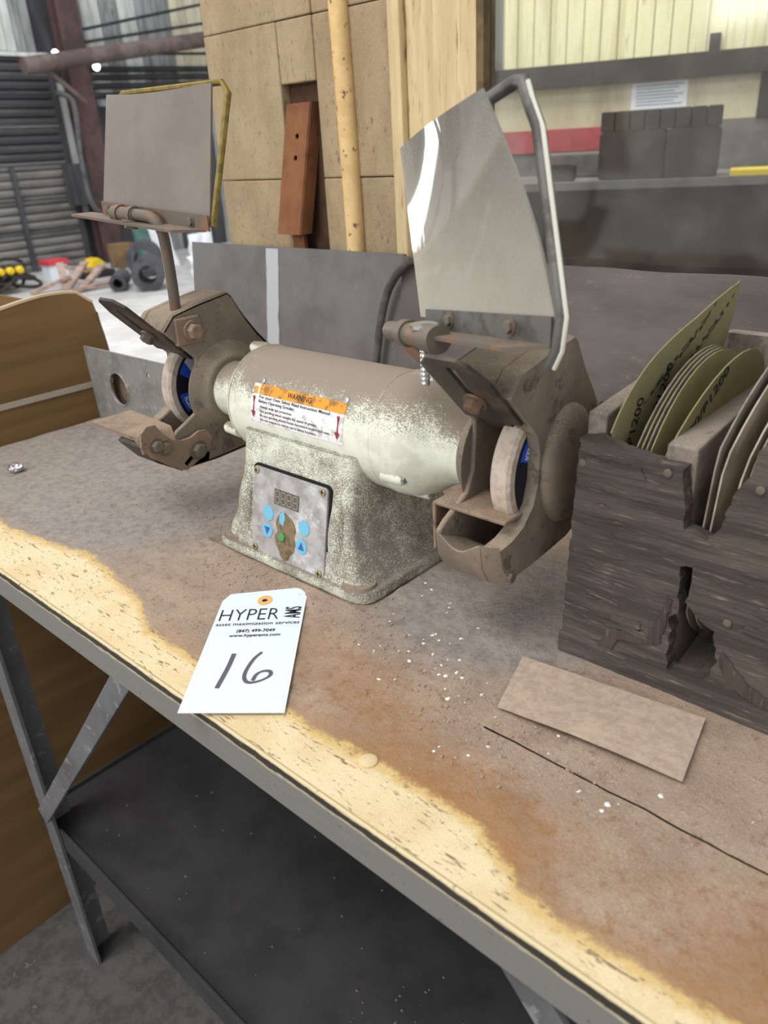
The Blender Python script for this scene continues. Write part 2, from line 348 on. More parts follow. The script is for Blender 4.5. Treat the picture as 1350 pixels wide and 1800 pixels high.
# rusty channel leaning out of its pocket
ch = empty('rusty_channel', (-1.17, 1.0, .28), 'rust brown steel channel with two bolt holes set in the tan wall', 'bracket')
vs, fs = curve_mesh([[(-.031, 0), (.031, 0), (.031, .222), (-.031, .222)]]+[[(.004+.005*math.cos(t*.524), z+.005*math.sin(t*.524)) for t in range(12)] for z in (.132, .168)], .004)
tilt = math.atan2(.042, .27); o = MB(); o.add([(-1.178+v.x+v.y*.10, 1.02+v.y*math.sin(tilt)-v.z, .307+v.y*math.cos(tilt)) for v in vs], fs); o.build('web', 'rust', ch)
for s in (-1, 1):
    MB().add([(-1.178+s*.031+dx+t*.10, 1.02+t*math.sin(tilt)+dy, .307+t*math.cos(tilt)) for dx in (-.002, .002) for dy in (0, .028) for t in (0, .222)], [(0, 1, 3, 2), (4, 6, 7, 5), (0, 4, 5, 1), (2, 3, 7, 6), (0, 2, 6, 4), (1, 5, 7, 3)]).build('flange', 'rust', ch)
MB().box(-1.192, -1.160, 1.0405, 1.049, .26, .312).build('foot', 'rust', ch)

# window onto the neighbouring room
w1 = empty('window_1', (.1, 1.06, .24), 'large dirty window pane beside the tan wall', kind='structure')
MB().box(-.750, 1.2, 1.062, 1.066, .24, 1.5).build('pane', 'window_glass', w1)
MB().box(-.760, -.748, 1.046, 1.075, .24, 1.5).build('window_frame', 'frame_brown', w1)
A20 = math.radians(20); RP = Vector((-2.088, 4.181, 0)); RD = Vector((math.cos(A20), math.sin(A20), 0)); RZ = Vector((0, 0, 1)); RN = RD.cross(RZ)
def rq(s0, s1, z0, z1, d0, d1, off=0): return MB().frame(RP+RN*off, RD, RZ, [(s0, z0), (s1, z0), (s1, z1), (s0, z1)], d0, d1)
mat('rear_cream', (206, 196, 172), (180, 166, 142), 3, (.4, .65), c3=(150, 132, 110), sc3=9, th3=(.62, .75), st=(2, 2, .4), rough=.9)
mat('rear_yellow', (230, 224, 188), (208, 200, 160), 3, c3=(166, 154, 120), sc3=14, th3=(.58, .72), st=(4, 4, .3), rough=.8)
mat('rear_red', (176, 88, 96), (160, 76, 80), 6, rough=.8); mat('rear_dark', (54, 46, 40), (44, 38, 34), 5, rough=.8); mat('rear_grey', (118, 114, 112), (100, 97, 96), 5, rough=.8)
mat('machine', (58, 52, 50), (72, 64, 60), 6, rough=.7); flat('notice', (226, 230, 240), .8); flat('strip_yellow', (226, 200, 70), .7); flat('print_grey', (150, 152, 165), .8); flat('violet', (170, 120, 190), .7)
wr = empty('wall_rear', tuple(RP+Vector((0, 0, -.95))), 'far wall of the room seen through the window', kind='structure')
rq(-1.6, 2.4, -.95, .366, -.1, 0).build('wall_lower', 'rear_grey', wr)
rq(-1.6, .1, .366, .478, -.1, .01).build('red_band', 'rear_red', wr); rq(.1, 2.4, .366, .478, -.1, 0).build('plaster', 'rear_grey', wr)
rq(-1.6, .62, .478, .70, -.1, 0).build('plaster', 'rear_cream', wr); rq(.62, 2.4, .478, .70, -.1, .02).build('plaster', 'rear_dark', wr)
rq(-1.6, 2.4, .672, .775, -.1, .06).build('beam', 'rear_dark', wr)
for i in range(30):
    s = -.66+i*.085
    rq(s, s+.082, .775, 1.7, -.06, .0).build('siding_strip', 'rear_yellow', wr, bevel=.006)
for i in range(8): rq(-1.6+i*.12, -1.485+i*.12, .775, 1.7, -.06, 0).build('siding_strip', 'rear_grey', wr)
rq(.37, .42, .775, .85, 0, .05).build('post', 'rear_dark', wr)
nt = empty('notice', tuple(RP+RD*.16+Vector((0, 0, .545))), 'white printed notice on the far wall behind the window', 'notice')
rq(.022, .292, .545, .664, .001, .004).build('sheet', 'notice', nt)
for i in range(7): rq(.045, .27-.02*(i % 3), .648-i*.0145, .654-i*.0145, .004, .005).build('print_line', 'print_grey', nt)
mc = empty('machine', tuple(RP+RN*1.2+RD*.27+Vector((0, 0, .27))), 'dark boxy machine on the counter behind the dirty window', 'machine')
b = MB().frame(RP+RN*1.2, RD, RZ, rrect(.045, .29, .275, .45, .02), -.25, 0); b.build('body', 'machine', mc)
MB().frame(RP+RN*1.2, RD, RZ, rrect(.295, .488, .275, .45, .02), -.25, .01).build('body', 'machine', mc)
for i in range(8): rq(.045+i*.0555, .045+i*.0555+.050, .45, .520, -.2, -.01+.004*(i % 2), 1.2).build('drawer', 'machine', mc, bevel=.003)
ct = empty('counter', tuple(RP+RN*1.2+RD*.4+Vector((0, 0, -.95))), 'dark counter with a grey top seen through the dirty window', 'counter')
rq(-.9, 1.9, .245, .275, -.6, .05, 1.2).build('counter_top', 'rear_grey', ct); rq(-.9, 1.9, -.95, .245, -.6, 0, 1.2).build('front', 'rear_dark', ct)
tag(place(rq(-.25, .04, .275, .375, -.5, -.3, 1.2).build('grey_crate', 'rear_grey', bevel=.01)), 'low grey crate left of the dark machine behind the window', 'crate')
tag(place(MB().frame(RP+RN*1.2, RD, RZ, rrect(-.155, -.055, .275, .34, .015), -.1, -.02).build('dark_case', 'machine')), 'small dark case on the counter behind the window', 'case')
tag(place(rq(.535, .95, .275, .298, -.15, .04, 1.2).build('yellow_level', 'strip_yellow', bevel=.003)), 'long yellow bar lying on the counter behind the window', 'bar')

# ------------------------------------------------------------------ workbench
bench = empty('workbench', (-.5, .62, -.95), 'steel workbench covered in brown grinding dust with a cream front strip', 'workbench')
EDGE = [(-1.40, .36), (-1.03, .345), (-.866, .375), (-.727, .352), (-.661, .326), (-.592, .326), (-.453, .334), (-.409, .331), (-.367, .330), (-.334, .336), (-.288, .338), (-.245, .337), (-.218, .327), (-.201, .316), (-.186, .306), (-.159, .304), (-.13, .308), (-.08, .311), (0, .314), (.4, .31)]
RUST = [(-.405, .392, .06, .8), (-.487, .405, .05, .55), (-.33, .352, .05, .8), (-.265, .352, .04, .9), (-.214, .338, .04, 1.), (-.044, .324, .07, .9), (-.15, .37, .06, .35), (-.55, .43, .04, .3), (-.05, .40, .05, .3)]
GREY = [(-.416, .563, .09, .9), (-1.15, .60, .30, .8), (-.90, .69, .15, .6), (-1.30, .45, .15, .6), (-.95, .48, .12, .5), (-.35, .60, .1, .6), (-.7, .85, .5, .4), (-1.05, .42, .06, .3)]
def blob(L, x, y): return min(1, sum(a*math.exp(-((x-p)**2+(y-q)**2)/(r*r)) for p, q, r, a in L))
def dust_h(x, y):
    h = .0016*noise.fractal(Vector((x*22, y*22, 1)), .8, 2, 4)
    d = max(abs(x+.637)-.135, abs(y-.595)-.11)     # drift banked against the grinder base
    if d > 0: h += .006*math.exp(-d/.03)*(1+.6*noise.noise(Vector((x*40, y*40, 4))))
    h += .004*math.exp(-((x+.92)**2+(y-.62)**2)/.01)
    return h
def board(y0, y1, name, x0=-1.397, x1=.35):
    nx = int((x1-x0)/.0055); ny = max(2, int((y1-y0)/.0046))
    o = MB()
    def fn(u, v):
        x = x0+(x1-x0)*u; y = y0+(y1-y0)*v; k = min(1, max(0, (y-interp(EDGE, x)+.002)/.02))
        return (x, y, dust_h(x, y)*k)
    o.grid(fn, nx, ny); n0 = len(o.v)
    o.box(x0, x1, y0, y1, -.02, -.012)
    ob = o.build(name, 'bench_dust', bench, smooth=True); me = ob.data; off = LOC[ob.name]
    for nm, f in (('cream', lambda x, y: interp(EDGE, x)-y), ('rust', lambda x, y: blob(RUST, x, y)), ('grey', lambda x, y: blob(GREY, x, y)),
                  ('halo', lambda x, y: 0. if x < -.66 else (.3 if x < -.42 else .5))):
        at = me.attributes.new(nm, 'FLOAT', 'POINT'); at.data.foreach_set('value', [f(v.co.x+off.x, v.co.y+off.y) for v in me.vertices])
    return ob
board(.283, .4204, 'top_board'); board(.4222, 1.02, 'top_board'); board(.4202, .4224, 'dust_fill', x1=-.30)
MB().box(-1.397, .35, .2805, .2865, -.047, -.0015).build('front_rail', 'lip_paint', bench, bevel=.0015)
MB().box(-1.397, .35, .2865, .31, -.047, -.043).build('rail_flange', 'steel_rail', bench)
MB().lathe([(0, .0078), (.002, .0078), (.003, .006)], (-.348, .329, -.0005), (0, 0, 1), 20).build('bolt_head', 'board_cream', bench, smooth=True)
def angle_leg(x, y, sx, sy):
    return MB().prism([(x, y), (x+sx*.045, y), (x+sx*.045, y+sy*.005), (x+sx*.005, y+sy*.005), (x+sx*.005, y+sy*.045), (x, y+sy*.045)], 'z', -.95, -.045).build('leg', 'leg_steel', bench)
angle_leg(-1.16, .298, 1, 1); angle_leg(-1.16, .93, 1, -1); angle_leg(.28, .298, -1, 1); angle_leg(.28, .93, -1, -1)
for a, b in (((-1.13, -.56), (-.665, -.035)), ((-.195, -.035), (.26, -.56))):
    d = Vector((b[0]-a[0], b[1]-a[1])).normalized(); nn = Vector((-d.y, d.x))*.015
    MB().prism([(a[0]+nn.x, a[1]+nn.y), (b[0]+nn.x, b[1]+nn.y), (b[0]-nn.x, b[1]-nn.y), (a[0]-nn.x, a[1]-nn.y)], 'y', .289, .295).build('brace', 'leg_steel', bench, bevel=.001)
sh = MB().box(-1.195, .30, .312, .97, -.612, -.606).build('shelf', 'shelf_black', bench)
MB().box(-1.195, .30, .304, .309, -.645, -.595).build('shelf_lip', 'shelf_black', sh, bevel=.001)
MB().box(-1.2, -1.195, .305, .97, -.645, -.598).build('shelf_lip', 'shelf_black', sh)

# ------------------------------------------------------------------ bench grinder
XC, YC, ZC = -.6375, .60, .167
gr = empty('bench_grinder', (XC, YC, 0), 'dusty pale green bench grinder with two wheels and a digital control panel', 'grinder')
def G(X, y, z): return (XC+X, YC+y, ZC+z)
R0 = .066
MB().lathe([(-.1225, .060), (-.1225, R0), (-.112, R0), (-.1115, R0-.0006), (-.1105, R0-.0006), (-.110, R0), (.110, R0), (.1105, R0-.0006), (.1115, R0-.0006), (.112, R0), (.1225, R0), (.1225, .06)], (XC, YC, ZC), (1, 0, 0), 72).build('motor_housing', 'paint', gr, smooth=True)
for s in (1, -1):
    eb = MB().lathe([(.1228, .060), (.1228, R0+.001), (.127, R0-.0005), (.132, .062), (.137, .054), (.140, .045), (.143, .040), (.150, .0375), (.2085, .037)] if s < 0 else [(.1228, .060), (.1228, R0+.001), (.130, R0+.001), (.136, R0-.0005), (.144, .0645), (.154, .0605), (.164, .0545), (.174, .0475), (.184, .0425), (.196, .0395), (.2085, .0385)], (XC, YC, ZC), (s, 0, 0), 64).build('end_bell', 'paint', gr, smooth=True)
    for t in (92, 212, 270+62, 250-4):
        a = math.radians(t); y, z = -.058*math.cos(a), .058*math.sin(a)
        if t == 246: continue
        MB().lathe([(.122, .0088), (.146, .0075), (.1485, .006)], G(0, y*1.06, z*1.06), (s, 0, 0), 16).build('bolt_boss', 'paint', eb, smooth=True)
        MB().bolt(G(s*.148, y*1.06, z*1.06), (s, 0, 0), .0045, .003, False).build('bolt', 'zinc', eb)
    a = math.radians(-88); MB().lathe([(.124, .0088), (.150, .0075), (.152, .006)], G(0, -.015, -.058), (s, 0, 0), 16).build('bolt_boss', 'paint', eb, smooth=True)
    MB().bolt(G(s*.152, -.015, -.058), (s, 0, 0), .0055, .003, False).build('bolt', 'zinc', eb)
# cast pedestal and its foot
SEC = [(.010, .1245, -.104, .098), (.018, .121, -.1005, .095), (.030, .1125, -.0985, .09), (.048, .1035, -.094, .082), (.075, .0965, -.0885, .072), (.11, .093, -.080, .062), (.140, .092, -.0745, .056), (.1525, .092, -.0725, .052)]
rings = []
for z, hx, yf, yb in SEC: rings.append([(XC+p, YC+q, z) for p, q in rrect(-hx, hx, yf, yb, .010 if z > .02 else .02, 5)])
o = MB(); n = len(rings[0]); o.add([p for r in rings for p in r], [(j*n+i, j*n+(i+1) % n, (j+1)*n+(i+1) % n, (j+1)*n+i) for j in range(len(rings)-1) for i in range(n)]+[tuple(range(n)), tuple((len(rings)-1)*n+i for i in range(n))])
ped = o.build('pedestal', 'pedestal', gr, smooth=50)
MB().prism([(XC+p, YC+q) for p, q in rrect(-.1315, .1315, -.110, .105, .022, 6)], 'z', 0, .0135).build('base_flange', 'pedestal', gr, bevel=.003, seg=3, jit=.0012)
for x, y in ((.106, -.088), (-.106, -.088), (.106, .085), (-.106, .085)):
    b = MB().lathe([(.0125, .021), (.0175, .019), (.0178, .014)], (XC+x, YC+y, 0), (0, 0, 1), 20); b.build('foot_boss', 'cast', ped, smooth=True)
    MB().bolt((XC+x, YC+y, .0165), (0, 0, 1), .0085, .006).build('foot_bolt', 'cast', ped)
# control panel on the sloping front
PB, PT = Vector((XC, YC-.1000, .011)), Vector((XC, YC-.0805, .115)); PV = (PT-PB); PL = PV.length; PV.normalize(); PU = Vector((1, 0, 0)); PN = PU.cross(PV)
def panel(poly, d0, d1): return MB().frame(PB, PU, PV, poly, d0, d1)
pn = panel(rrect(-.0635, .0635, 0, PL, .006), -.006, .004).build('control_panel', 'panel', gr, bevel=.0008)
panel(rrect(-.0665, .0665, -.003, PL+.003, .008), -.008, .0012).build('gasket', 'interior', pn)
PX = lambda u: -.0635+.127*u
PY = lambda v: PL*(1-v)
panel([(PX(.31), PY(.36)), (PX(.645), PY(.36)), (PX(.645), PY(.185)), (PX(.31), PY(.185))], .004, .0046).build('display', 'display', pn)
for i in range(4):
    cx = PX(.355+i*.081); o = MB()
    for (a, b, c, d) in ((-.0032, .0032, .0066, .0076), (-.0032, .0032, -.0005, .0005), (-.0032, .0032, -.0076, -.0066), (-.0042, -.0032, .0006, .0066), (.0032, .0042, .0006, .0066), (-.0042, -.0032, -.0066, -.0006), (.0032, .0042, -.0066, -.0006)):
        yy = PY(.272); q = [(cx+a, yy+c), (cx+b, yy+c), (cx+b, yy+d), (cx+a, yy+d)]; o.frame(PB, PU, PV, q, .0046, .0049)
    o.build('digit', 'segment', pn)
gl = [(.40, .44), (.46, .425), (.54, .46), (.60, .52), (.62, .58), (.60, .66), (.62, .75), (.60, .84), (.55, .90), (.52, .96), (.47, .995), (.43, .96), (.40, .90), (.36, .84), (.33, .74), (.37, .66), (.34, .58), (.36, .5)]
panel(jag([(PX(a), PY(b)) for a, b in gl], .003, .0012), .004, .0043).build('grease_stain', 'grease', pn)
disc = lambda u, v, r, n=24: [(PX(u)+r*math.cos(6.2832*i/n), PY(v)+r*math.sin(6.2832*i/n)) for i in range(n)]
for u, v, ar in ((.235, .495, 0), (.225, .70, -1), (.725, .515, 0), (.70, .735, 1)):
    bt = panel(disc(u, v, .0092), .004, .0048).build('button', 'button', pn)
    if ar: panel([(PX(u)-.005, PY(v)-.004*ar), (PX(u)+.005, PY(v)-.004*ar), (PX(u), PY(v)+.0055*ar)], .0048, .0051).build('arrow', 'arrow', bt)
panel([(PX(.44)-.006, PY(.5)-.006), (PX(.44)+.001, PY(.5)-.009), (PX(.44)+.004, PY(.5)+.002), (PX(.44)+.001, PY(.5)+.009), (PX(.44)-.006, PY(.5)+.005)], .0043, .0048).build('button', 'button', pn)
panel(disc(.435, .715, .0052), .0043, .0062).build('button', 'green', pn, bevel=.0008)
for u, v in ((.055, .045), (.945, .045), (.055, .955), (.945, .955)):
    sc = panel(disc(u, v, .0042, 14), .004, .0062).build('screw', 'brass', pn, bevel=.0008)
    for q in (rrect(PX(u)-.003, PX(u)+.003, PY(v)-.0006, PY(v)+.0006, .0003, 1), rrect(PX(u)-.0006, PX(u)+.0006, PY(v)-.003, PY(v)+.003, .0003, 1)): panel(q, .0061, .0064).build('slot', 'interior', sc)
for s in (-1, 1):   # swelling ribs either side of the panel
    pts = []; rr = []
    for i in range(13):
        t = i/12; bow = math.sin(math.pi*t)
        pts.append(PB+PU*s*(.0745+.004*bow)+PV*(PL*(1.04-1.04*t)-.0)+PN*(-.006+.006*bow)); rr.append(.0035+.0075*bow)
    MB().tube(pts, rr, 12, .8).build('panel_rib', 'pedestal', ped, smooth=True)
# warning label wrapped on the motor
def cyl(u, t, dr=.0004): a = math.radians(t); return G(u, -(R0+dr)*math.cos(a), (R0+dr)*math.sin(a))
def wrap(u0, u1, t0, t1, dr): return MB().grid(lambda a, b: cyl(u0+(u1-u0)*a, t0+(t1-t0)*b, dr), 16, 12)
lb = wrap(-.080, .0735, -3.5, 36, .0004).build('warning_label', 'label_white', gr, smooth=True)
wrap(-.068, .0735, 25.5, 36, .0007).build('orange_band', 'label_orange', lb, smooth=True)
wrap(-.079, -.071, 25.5, 33, .0007).build('orange_mark', 'label_orange', lb, smooth=True)
def wrap_text(body, u, t, width, h, m='ink', weight=.01):
    vs, fs = text_mesh(body, width, h, weight); MB().add([cyl(u+v.x, t+math.degrees(v.y/R0), .0009) for v in vs], fs).build('lettering', m, lb)
wrap_text('WARNING', -.020, 28.2, .040, .0062)
for i, (tx, wd) in enumerate((('For your Own Safety Read Instruction Manual', .118), ('Before Operating Grinder.', .062), ('Always wear eye protection.', .056), ('Use grinding wheel suitable for speed of grinder.', .098), ('Be sure grinding wheels rotate downward toward tool rests.', .118), ('Do not expose to rain or use in damp locations.', .096))):
    wrap_text(tx, -.066+(.003 if i > 1 else 0), 21.2-i*4.4+(.6 if i < 2 else 0), wd, .0034 if i < 2 else .0028)
for u in (-.0745, .066):
    o = MB(); o.add([cyl(u-.001, 22), cyl(u+.001, 22), cyl(u+.001, 7), cyl(u-.001, 7)], [(0, 1, 2, 3)]); o.add([cyl(u-.0035, 8, .001), cyl(u+.0035, 8, .001), cyl(u, 1, .001)], [(0, 1, 2)]); o.add([cyl(u-.002, 23, .001), cyl(u+.002, 23, .001), cyl(u, 17, .001)], [(0, 1, 2)])
    for v in o.v: v += (v-Vector((v.x, YC, ZC))).normalized()*.0007
    o.build('arrow_mark', 'arrow_red', lb)
for u, t in ((-.0675, 39), (.0695, 38.5), (-.080, 28)):
    a = math.radians(t); MB().lathe([(0, .0042), (.0018, .0035), (.0024, .0015)], cyl(u, t, -.0003), (0, -math.cos(a), math.sin(a)), 14).build('rivet', 'zinc', gr, smooth=True)

# ---- guards, wheels, rests, deflectors, eye shields on both ends
PROF = [(-.088, .091), (-.070, .109), (-.03, .117), (.016, .1235), (.022, .118), (.030, .104), (.040, .088), (.058, .064), (.074, .046), (.083, .022), (.084, -.02), (.078, -.055), (.060, -.080), (.02, -.090), (-.04, -.092), (-.088, -.090), (-.099, -.070), (-.103, -.044)]
OPEN = [(-.092, -.036), (-.075, -.028), (-.060, -.020), (-.050, .000), (-.047, .032), (-.046, .049)]
COVO = [(-.099, -.047), (-.080, -.045), (-.062, -.038), (-.046, -.022), (-.039, .000), (-.038, .028), (-.042, .045)]
INS = [.003]*8+[.007, .012, .016, .016, .016, .012, .010, .008, .006, .004]
def shrink(p, d): v = Vector(p); return tuple(v-v.normalized()*d)
def guard(s):
    g = lambda X: s*X
    XI, XO = (.2275, .2975) if s > 0 else (.2075, .2775)
    XM = XO-.0185; DX = XI-.2075
    full = PROF+OPEN
    o = MB(); o.prism([(YC+a, ZC+b) for a, b in full], 'x', XC+g(XI), XC+g(XI+.006))
    BP = PROF[:-1]; band_in = [shrink(p, .006) for p in BP]; m = len(BP)
    vs = [G(g(X), a, b) for X in (XI, XM) for a, b in BP]+[G(g(X), a, b) for X in (XI, XM) for a, b in band_in]
    fs = []
    for i in range(m-1): fs += [(i, i+1, m+i+1, m+i), (2*m+i, 3*m+i, 3*m+i+1, 2*m+i+1), (m+i, m+i+1, 3*m+i+1, 3*m+i), (i, 2*m+i, 2*m+i+1, i+1)]
    fs += [(0, m, 3*m, 2*m), (m-1, 3*m-1, 4*m-1, 2*m-1)]
    o.add(vs, fs)
    # boss round the shaft on the motor side
    bo = .020 if s > 0 else .014
    o.lathe([(XI+.002, .066), (XI-.002, .060), (XI-.005, .053), (XI-.009, .048), (XI-bo+.002, .046), (XI-bo, .044), (XI-bo, .036), (XI+.002, .036)], (XC, YC, ZC), (s, 0, 0), 48)
    # solid chin at the front bottom with a dished top
    K_ = 10; cv = []
    for i in range(K_+1):
        t = i/K_; dip = .013*math.sin(math.pi*t)**1.5; X = XI+(XM-XI)*t
        cv += [G(g(X), a, b) for a, b in ((-.103, -.044-dip), (-.100, -.070), (-.088, -.090), (-.05, -.091), (-.046, -.078), (-.062, -.066-dip*.3), (-.086, -.052-dip))]
    o.add(cv, [(j*7+i, j*7+(i+1) % 7, (j+1)*7+(i+1) % 7, (j+1)*7+i) for j in range(K_) for i in range(7)]+[tuple(range(7)), tuple(K_*7+i for i in range(7))])
    h = o.build('wheel_guard', 'cast', gr, smooth=40, bevel=.0022, seg=2, label='dust coated cast guard round the '+('right' if s > 0 else 'left')+' wheel')
    # outer cover
    full = PROF+COVO if s > 0 else full
    ring0 = full; ring1 = [shrink(p, d) for p, d in zip(full, INS+[.001]*len(COVO))]
    o = MB(); n = len(full)
    o.add([G(g(XM+.0005), a, b) for a, b in ring0]+[G(g(XO-.0085), *shrink(p, d*.25)) for p, d in zip(full, INS+[.001]*len(COVO))]+[G(g(XO), a, b) for a, b in ring1],
          [tuple(range(n)), tuple(2*n+i for i in range(n))]+[(j*n+i, j*n+(i+1) % n, (j+1)*n+(i+1) % n, (j+1)*n+i) for j in (0, 1) for i in range(n)])
    rg = []; nn_ = 40
    for h_, ky, kz in ((-.003, .046, .060), (.003, .0445, .058), (.007, .041, .053), (.0095, .035, .046), (.0112, .026, .034), (.012, .012, .016)):
        rg += [G(g(XO+h_), .010+ky*math.cos(6.2832*i/nn_), .002+kz*math.sin(6.2832*i/nn_)) for i in range(nn_)]
    o.add(rg, [(j*nn_+i, j*nn_+(i+1) % nn_, (j+1)*nn_+(i+1) % nn_, (j+1)*nn_+i) for j in range(5) for i in range(nn_)]+[tuple(range(nn_)), tuple(5*nn_+i for i in range(nn_))])
    c = o.build('guard_cover', 'cast', h, smooth=40, bevel=.0025, seg=3)
    for y, z in ((-.062, .096), (.066, .044), (-.082, -.080)):
        MB().bolt(G(g(XO-.001), y, z), (s, 0, 0), .0055, .005, False).build('cover_bolt', 'rod_steel', h)
    # wheel, flange and shaft
    wx0, wx1, RW = (.2635, .279, .0685) if s > 0 else (.2475, .2625, .0685)
    wh = MB().lathe([(wx0, .012), (wx0, RW-.003), (wx0+.003, RW), (wx1-.003+.006, RW), (wx1+.006, RW-.003), (wx1+.006, .012)], (XC, YC, ZC), (s, 0, 0), 72).build('grinding_wheel', 'wheel', gr, smooth=True)
    MB().lathe([(.196, .016), (wx0+.015, .016)], (XC, YC, ZC), (s, 0, 0), 28).build('shaft', 'rod_steel', gr, smooth=True)
    # printed blotter on the face turned to the camera (+x)
    fx = XC+(wx1+.006 if s > 0 else -wx0)
    o = MB().lathe([(0, .010), (0, .058), (.0008, .058), (.0008, .010)], (fx, YC, ZC), (1, 0, 0), 64); bl = o.build('blotter', 'navy', wh, smooth=True)
    def pol(r, t, d=.0011): return (fx+d, YC-r*math.cos(math.radians(t)), ZC+r*math.sin(math.radians(t)))
    def patch(pts, m, d=.0011): MB().add([pol(r, t, d) for r, t in pts], [tuple(range(len(pts)))]).build('print', m, bl)
    if s < 0:
        patch([(.055, 26), (.055, 34), (.055, 44), (.030, 30), (.036, 20)], 'blue'); patch([(.055, 44), (.055, 60), (.03, 60), (.03, 30)], 'pale'); patch([(.055, 60), (.055, 74), (.03, 70)], 'blue')
        patch([(.054, -4), (.054, -14), (.054, -24), (.054, -34), (.036, -34), (.036, -24), (.036, -14), (.036, -4)], 'blue')
        t0, r0 = -33, .0385
    else:
        patch([(.055, 22), (.055, 32), (.055, 42), (.055, 52), (.036, 52), (.036, 32), (.036, 22)], 'blue'); t0, r0 = 25, .0385
    vs, fs = text_mesh('NORTON', .0185 if s < 0 else .016, .0062, .02)
    MB().add([pol(r0+.0105-(v.y-.0031) if 0 else r0+.004+v.y*1.2, t0+math.degrees(v.x/.046), .0016) for v in vs], fs).build('lettering', 'white_ink', bl)
    MB().lathe([(0, .010), (0, .030), (.006, .028), (.008, .018), (.010, .018), (.010, .01)], (fx+.0008, YC, ZC), (1, 0, 0), 40).build('wheel_flange', 'dark_steel', wh, smooth=True)
    # spark deflector with its slot
    slot = [(-.004+.004+.005*math.cos(t)-.0, 0) for t in ()]
    L = .109 if s < 0 else .099; out = [(-.030, 0), (.030, 0), (.030, L-.030), (.020, L-.006), (.012, L), (-.018, L), (-.030, L-.012)]
    hole = [(.0045*math.cos(math.pi+math.pi*i/6), .030+.0045*math.sin(math.pi+math.pi*i/6)) for i in range(7)]+[(.0045*math.cos(math.pi*i/6), .084+.0045*math.sin(math.pi*i/6)) for i in range(7)]
    vs, fs = curve_mesh([out, hole], .0035)
    e = Vector((0, -.707, .707)); nn = Vector((0, -.707, -.707)); o0 = Vector(G(g(.2625 if s > 0 else .2425), -.059, .059))
    df = MB().add([o0+Vector((g(v.x), 0, 0))+e*v.y+nn*v.z for v in vs], fs).build('spark_deflector', 'dark_steel', gr, bevel=.0006, seg=1)
    MB().bolt(o0+e*.036+nn*.002, nn, .0085, .010).build('deflector_bolt', 'rod_steel', df)
    MB().prism([(YC-.080, ZC+.082), (YC-.058, ZC+.060), (YC-.040, ZC+.044), (YC-.044, ZC+.075), (YC-.066, ZC+.10)], 'x', XC+g(.225+DX), XC+g(.255+DX)).build('deflector_lug', 'dark_steel', df)
    return h
guard(1); guard(-1)
# right tool rest: folded angle under the wheel
z0 = .140
tr = MB().box(XC+.2085, XC+.291, YC-.081, YC-.026, z0-.0042, z0).box(XC+.2065, XC+.2107, YC-.081, YC-.030, .088, z0-.001).build('tool_rest', 'rest_steel', gr, bevel=.0018, seg=3, label='brown folded steel tool rest of the right wheel')
MB().bolt((XC+.2107, YC-.056, .113), (1, 0, 0), .008, .010).build('rest_bolt', 'rod_steel', tr); MB().lathe([(0, .011), (.003, .011)], (XC+.2105, YC-.056, .113), (1, 0, 0), 20).build('washer', 'rod_steel', tr)
# left tool rest: flat tongue bent down into a slotted arm
aX = XC-.2015
arm = [(-.147, -.022), (-.138, -.015), (-.126, -.016), (-.117, -.030), (-.106, -.041), (-.092, -.047), (-.078, -.047), (-.064, -.042), (-.052, -.044), (-.046, -.054), (-.050, -.068), (-.060, -.076), (-.091, -.088), (-.104, -.084), (-.136, -.058), (-.150, -.040)]
a1, b1 = Vector((-.092, -.081)), Vector((-.062, -.062)); dd = (b1-a1).normalized(); pp = Vector((-dd.y, dd.x))*.004
hole = [a1+pp, b1+pp, b1-pp, a1-pp]
vs, fs = curve_mesh([arm, [tuple(q) for q in hole]], .0042)
tl = MB().add([G(-.2015-v.z, v.x, v.y) for v in vs], fs).build('tool_rest', 'rest_steel', gr, bevel=.001, label='brown tool rest of the left wheel on a slotted arm')
MB().sheet(lambda u, v: G(-.203-.022*math.sin(u*1.571)-(max(0, u-.5)*2)*.100, -.147+.060*v-.012*(1-u)*v, -.031-.018*(1-math.sin(min(1, u*1.6)*1.571))), 14, 4, .004).build('rest_tongue', 'rest_steel', tl, smooth=True)
for y, z in ((-.130, -.042), (-.118, -.048)): MB().bolt(G(-.1995, y, z), (1, 0, 0), .0075, .009).build('arm_bolt', 'rod_steel', tl)
MB().bolt(G(-.1995, -.071, -.066), (1, 0, 0), .0095, .010).build('arm_bolt', 'rod_steel', tl)

MB().prism([(YC+a, ZC+b) for a, b in ((-.150, -.040), (-.128, -.068), (-.095, -.090), (-.089, -.086), (-.12, -.060), (-.144, -.036))], 'x', aX-.004, aX-.055).build('arm_lip', 'dark_steel', tl, bevel=.001)  # dark piece added where the guard chin lies in shadow
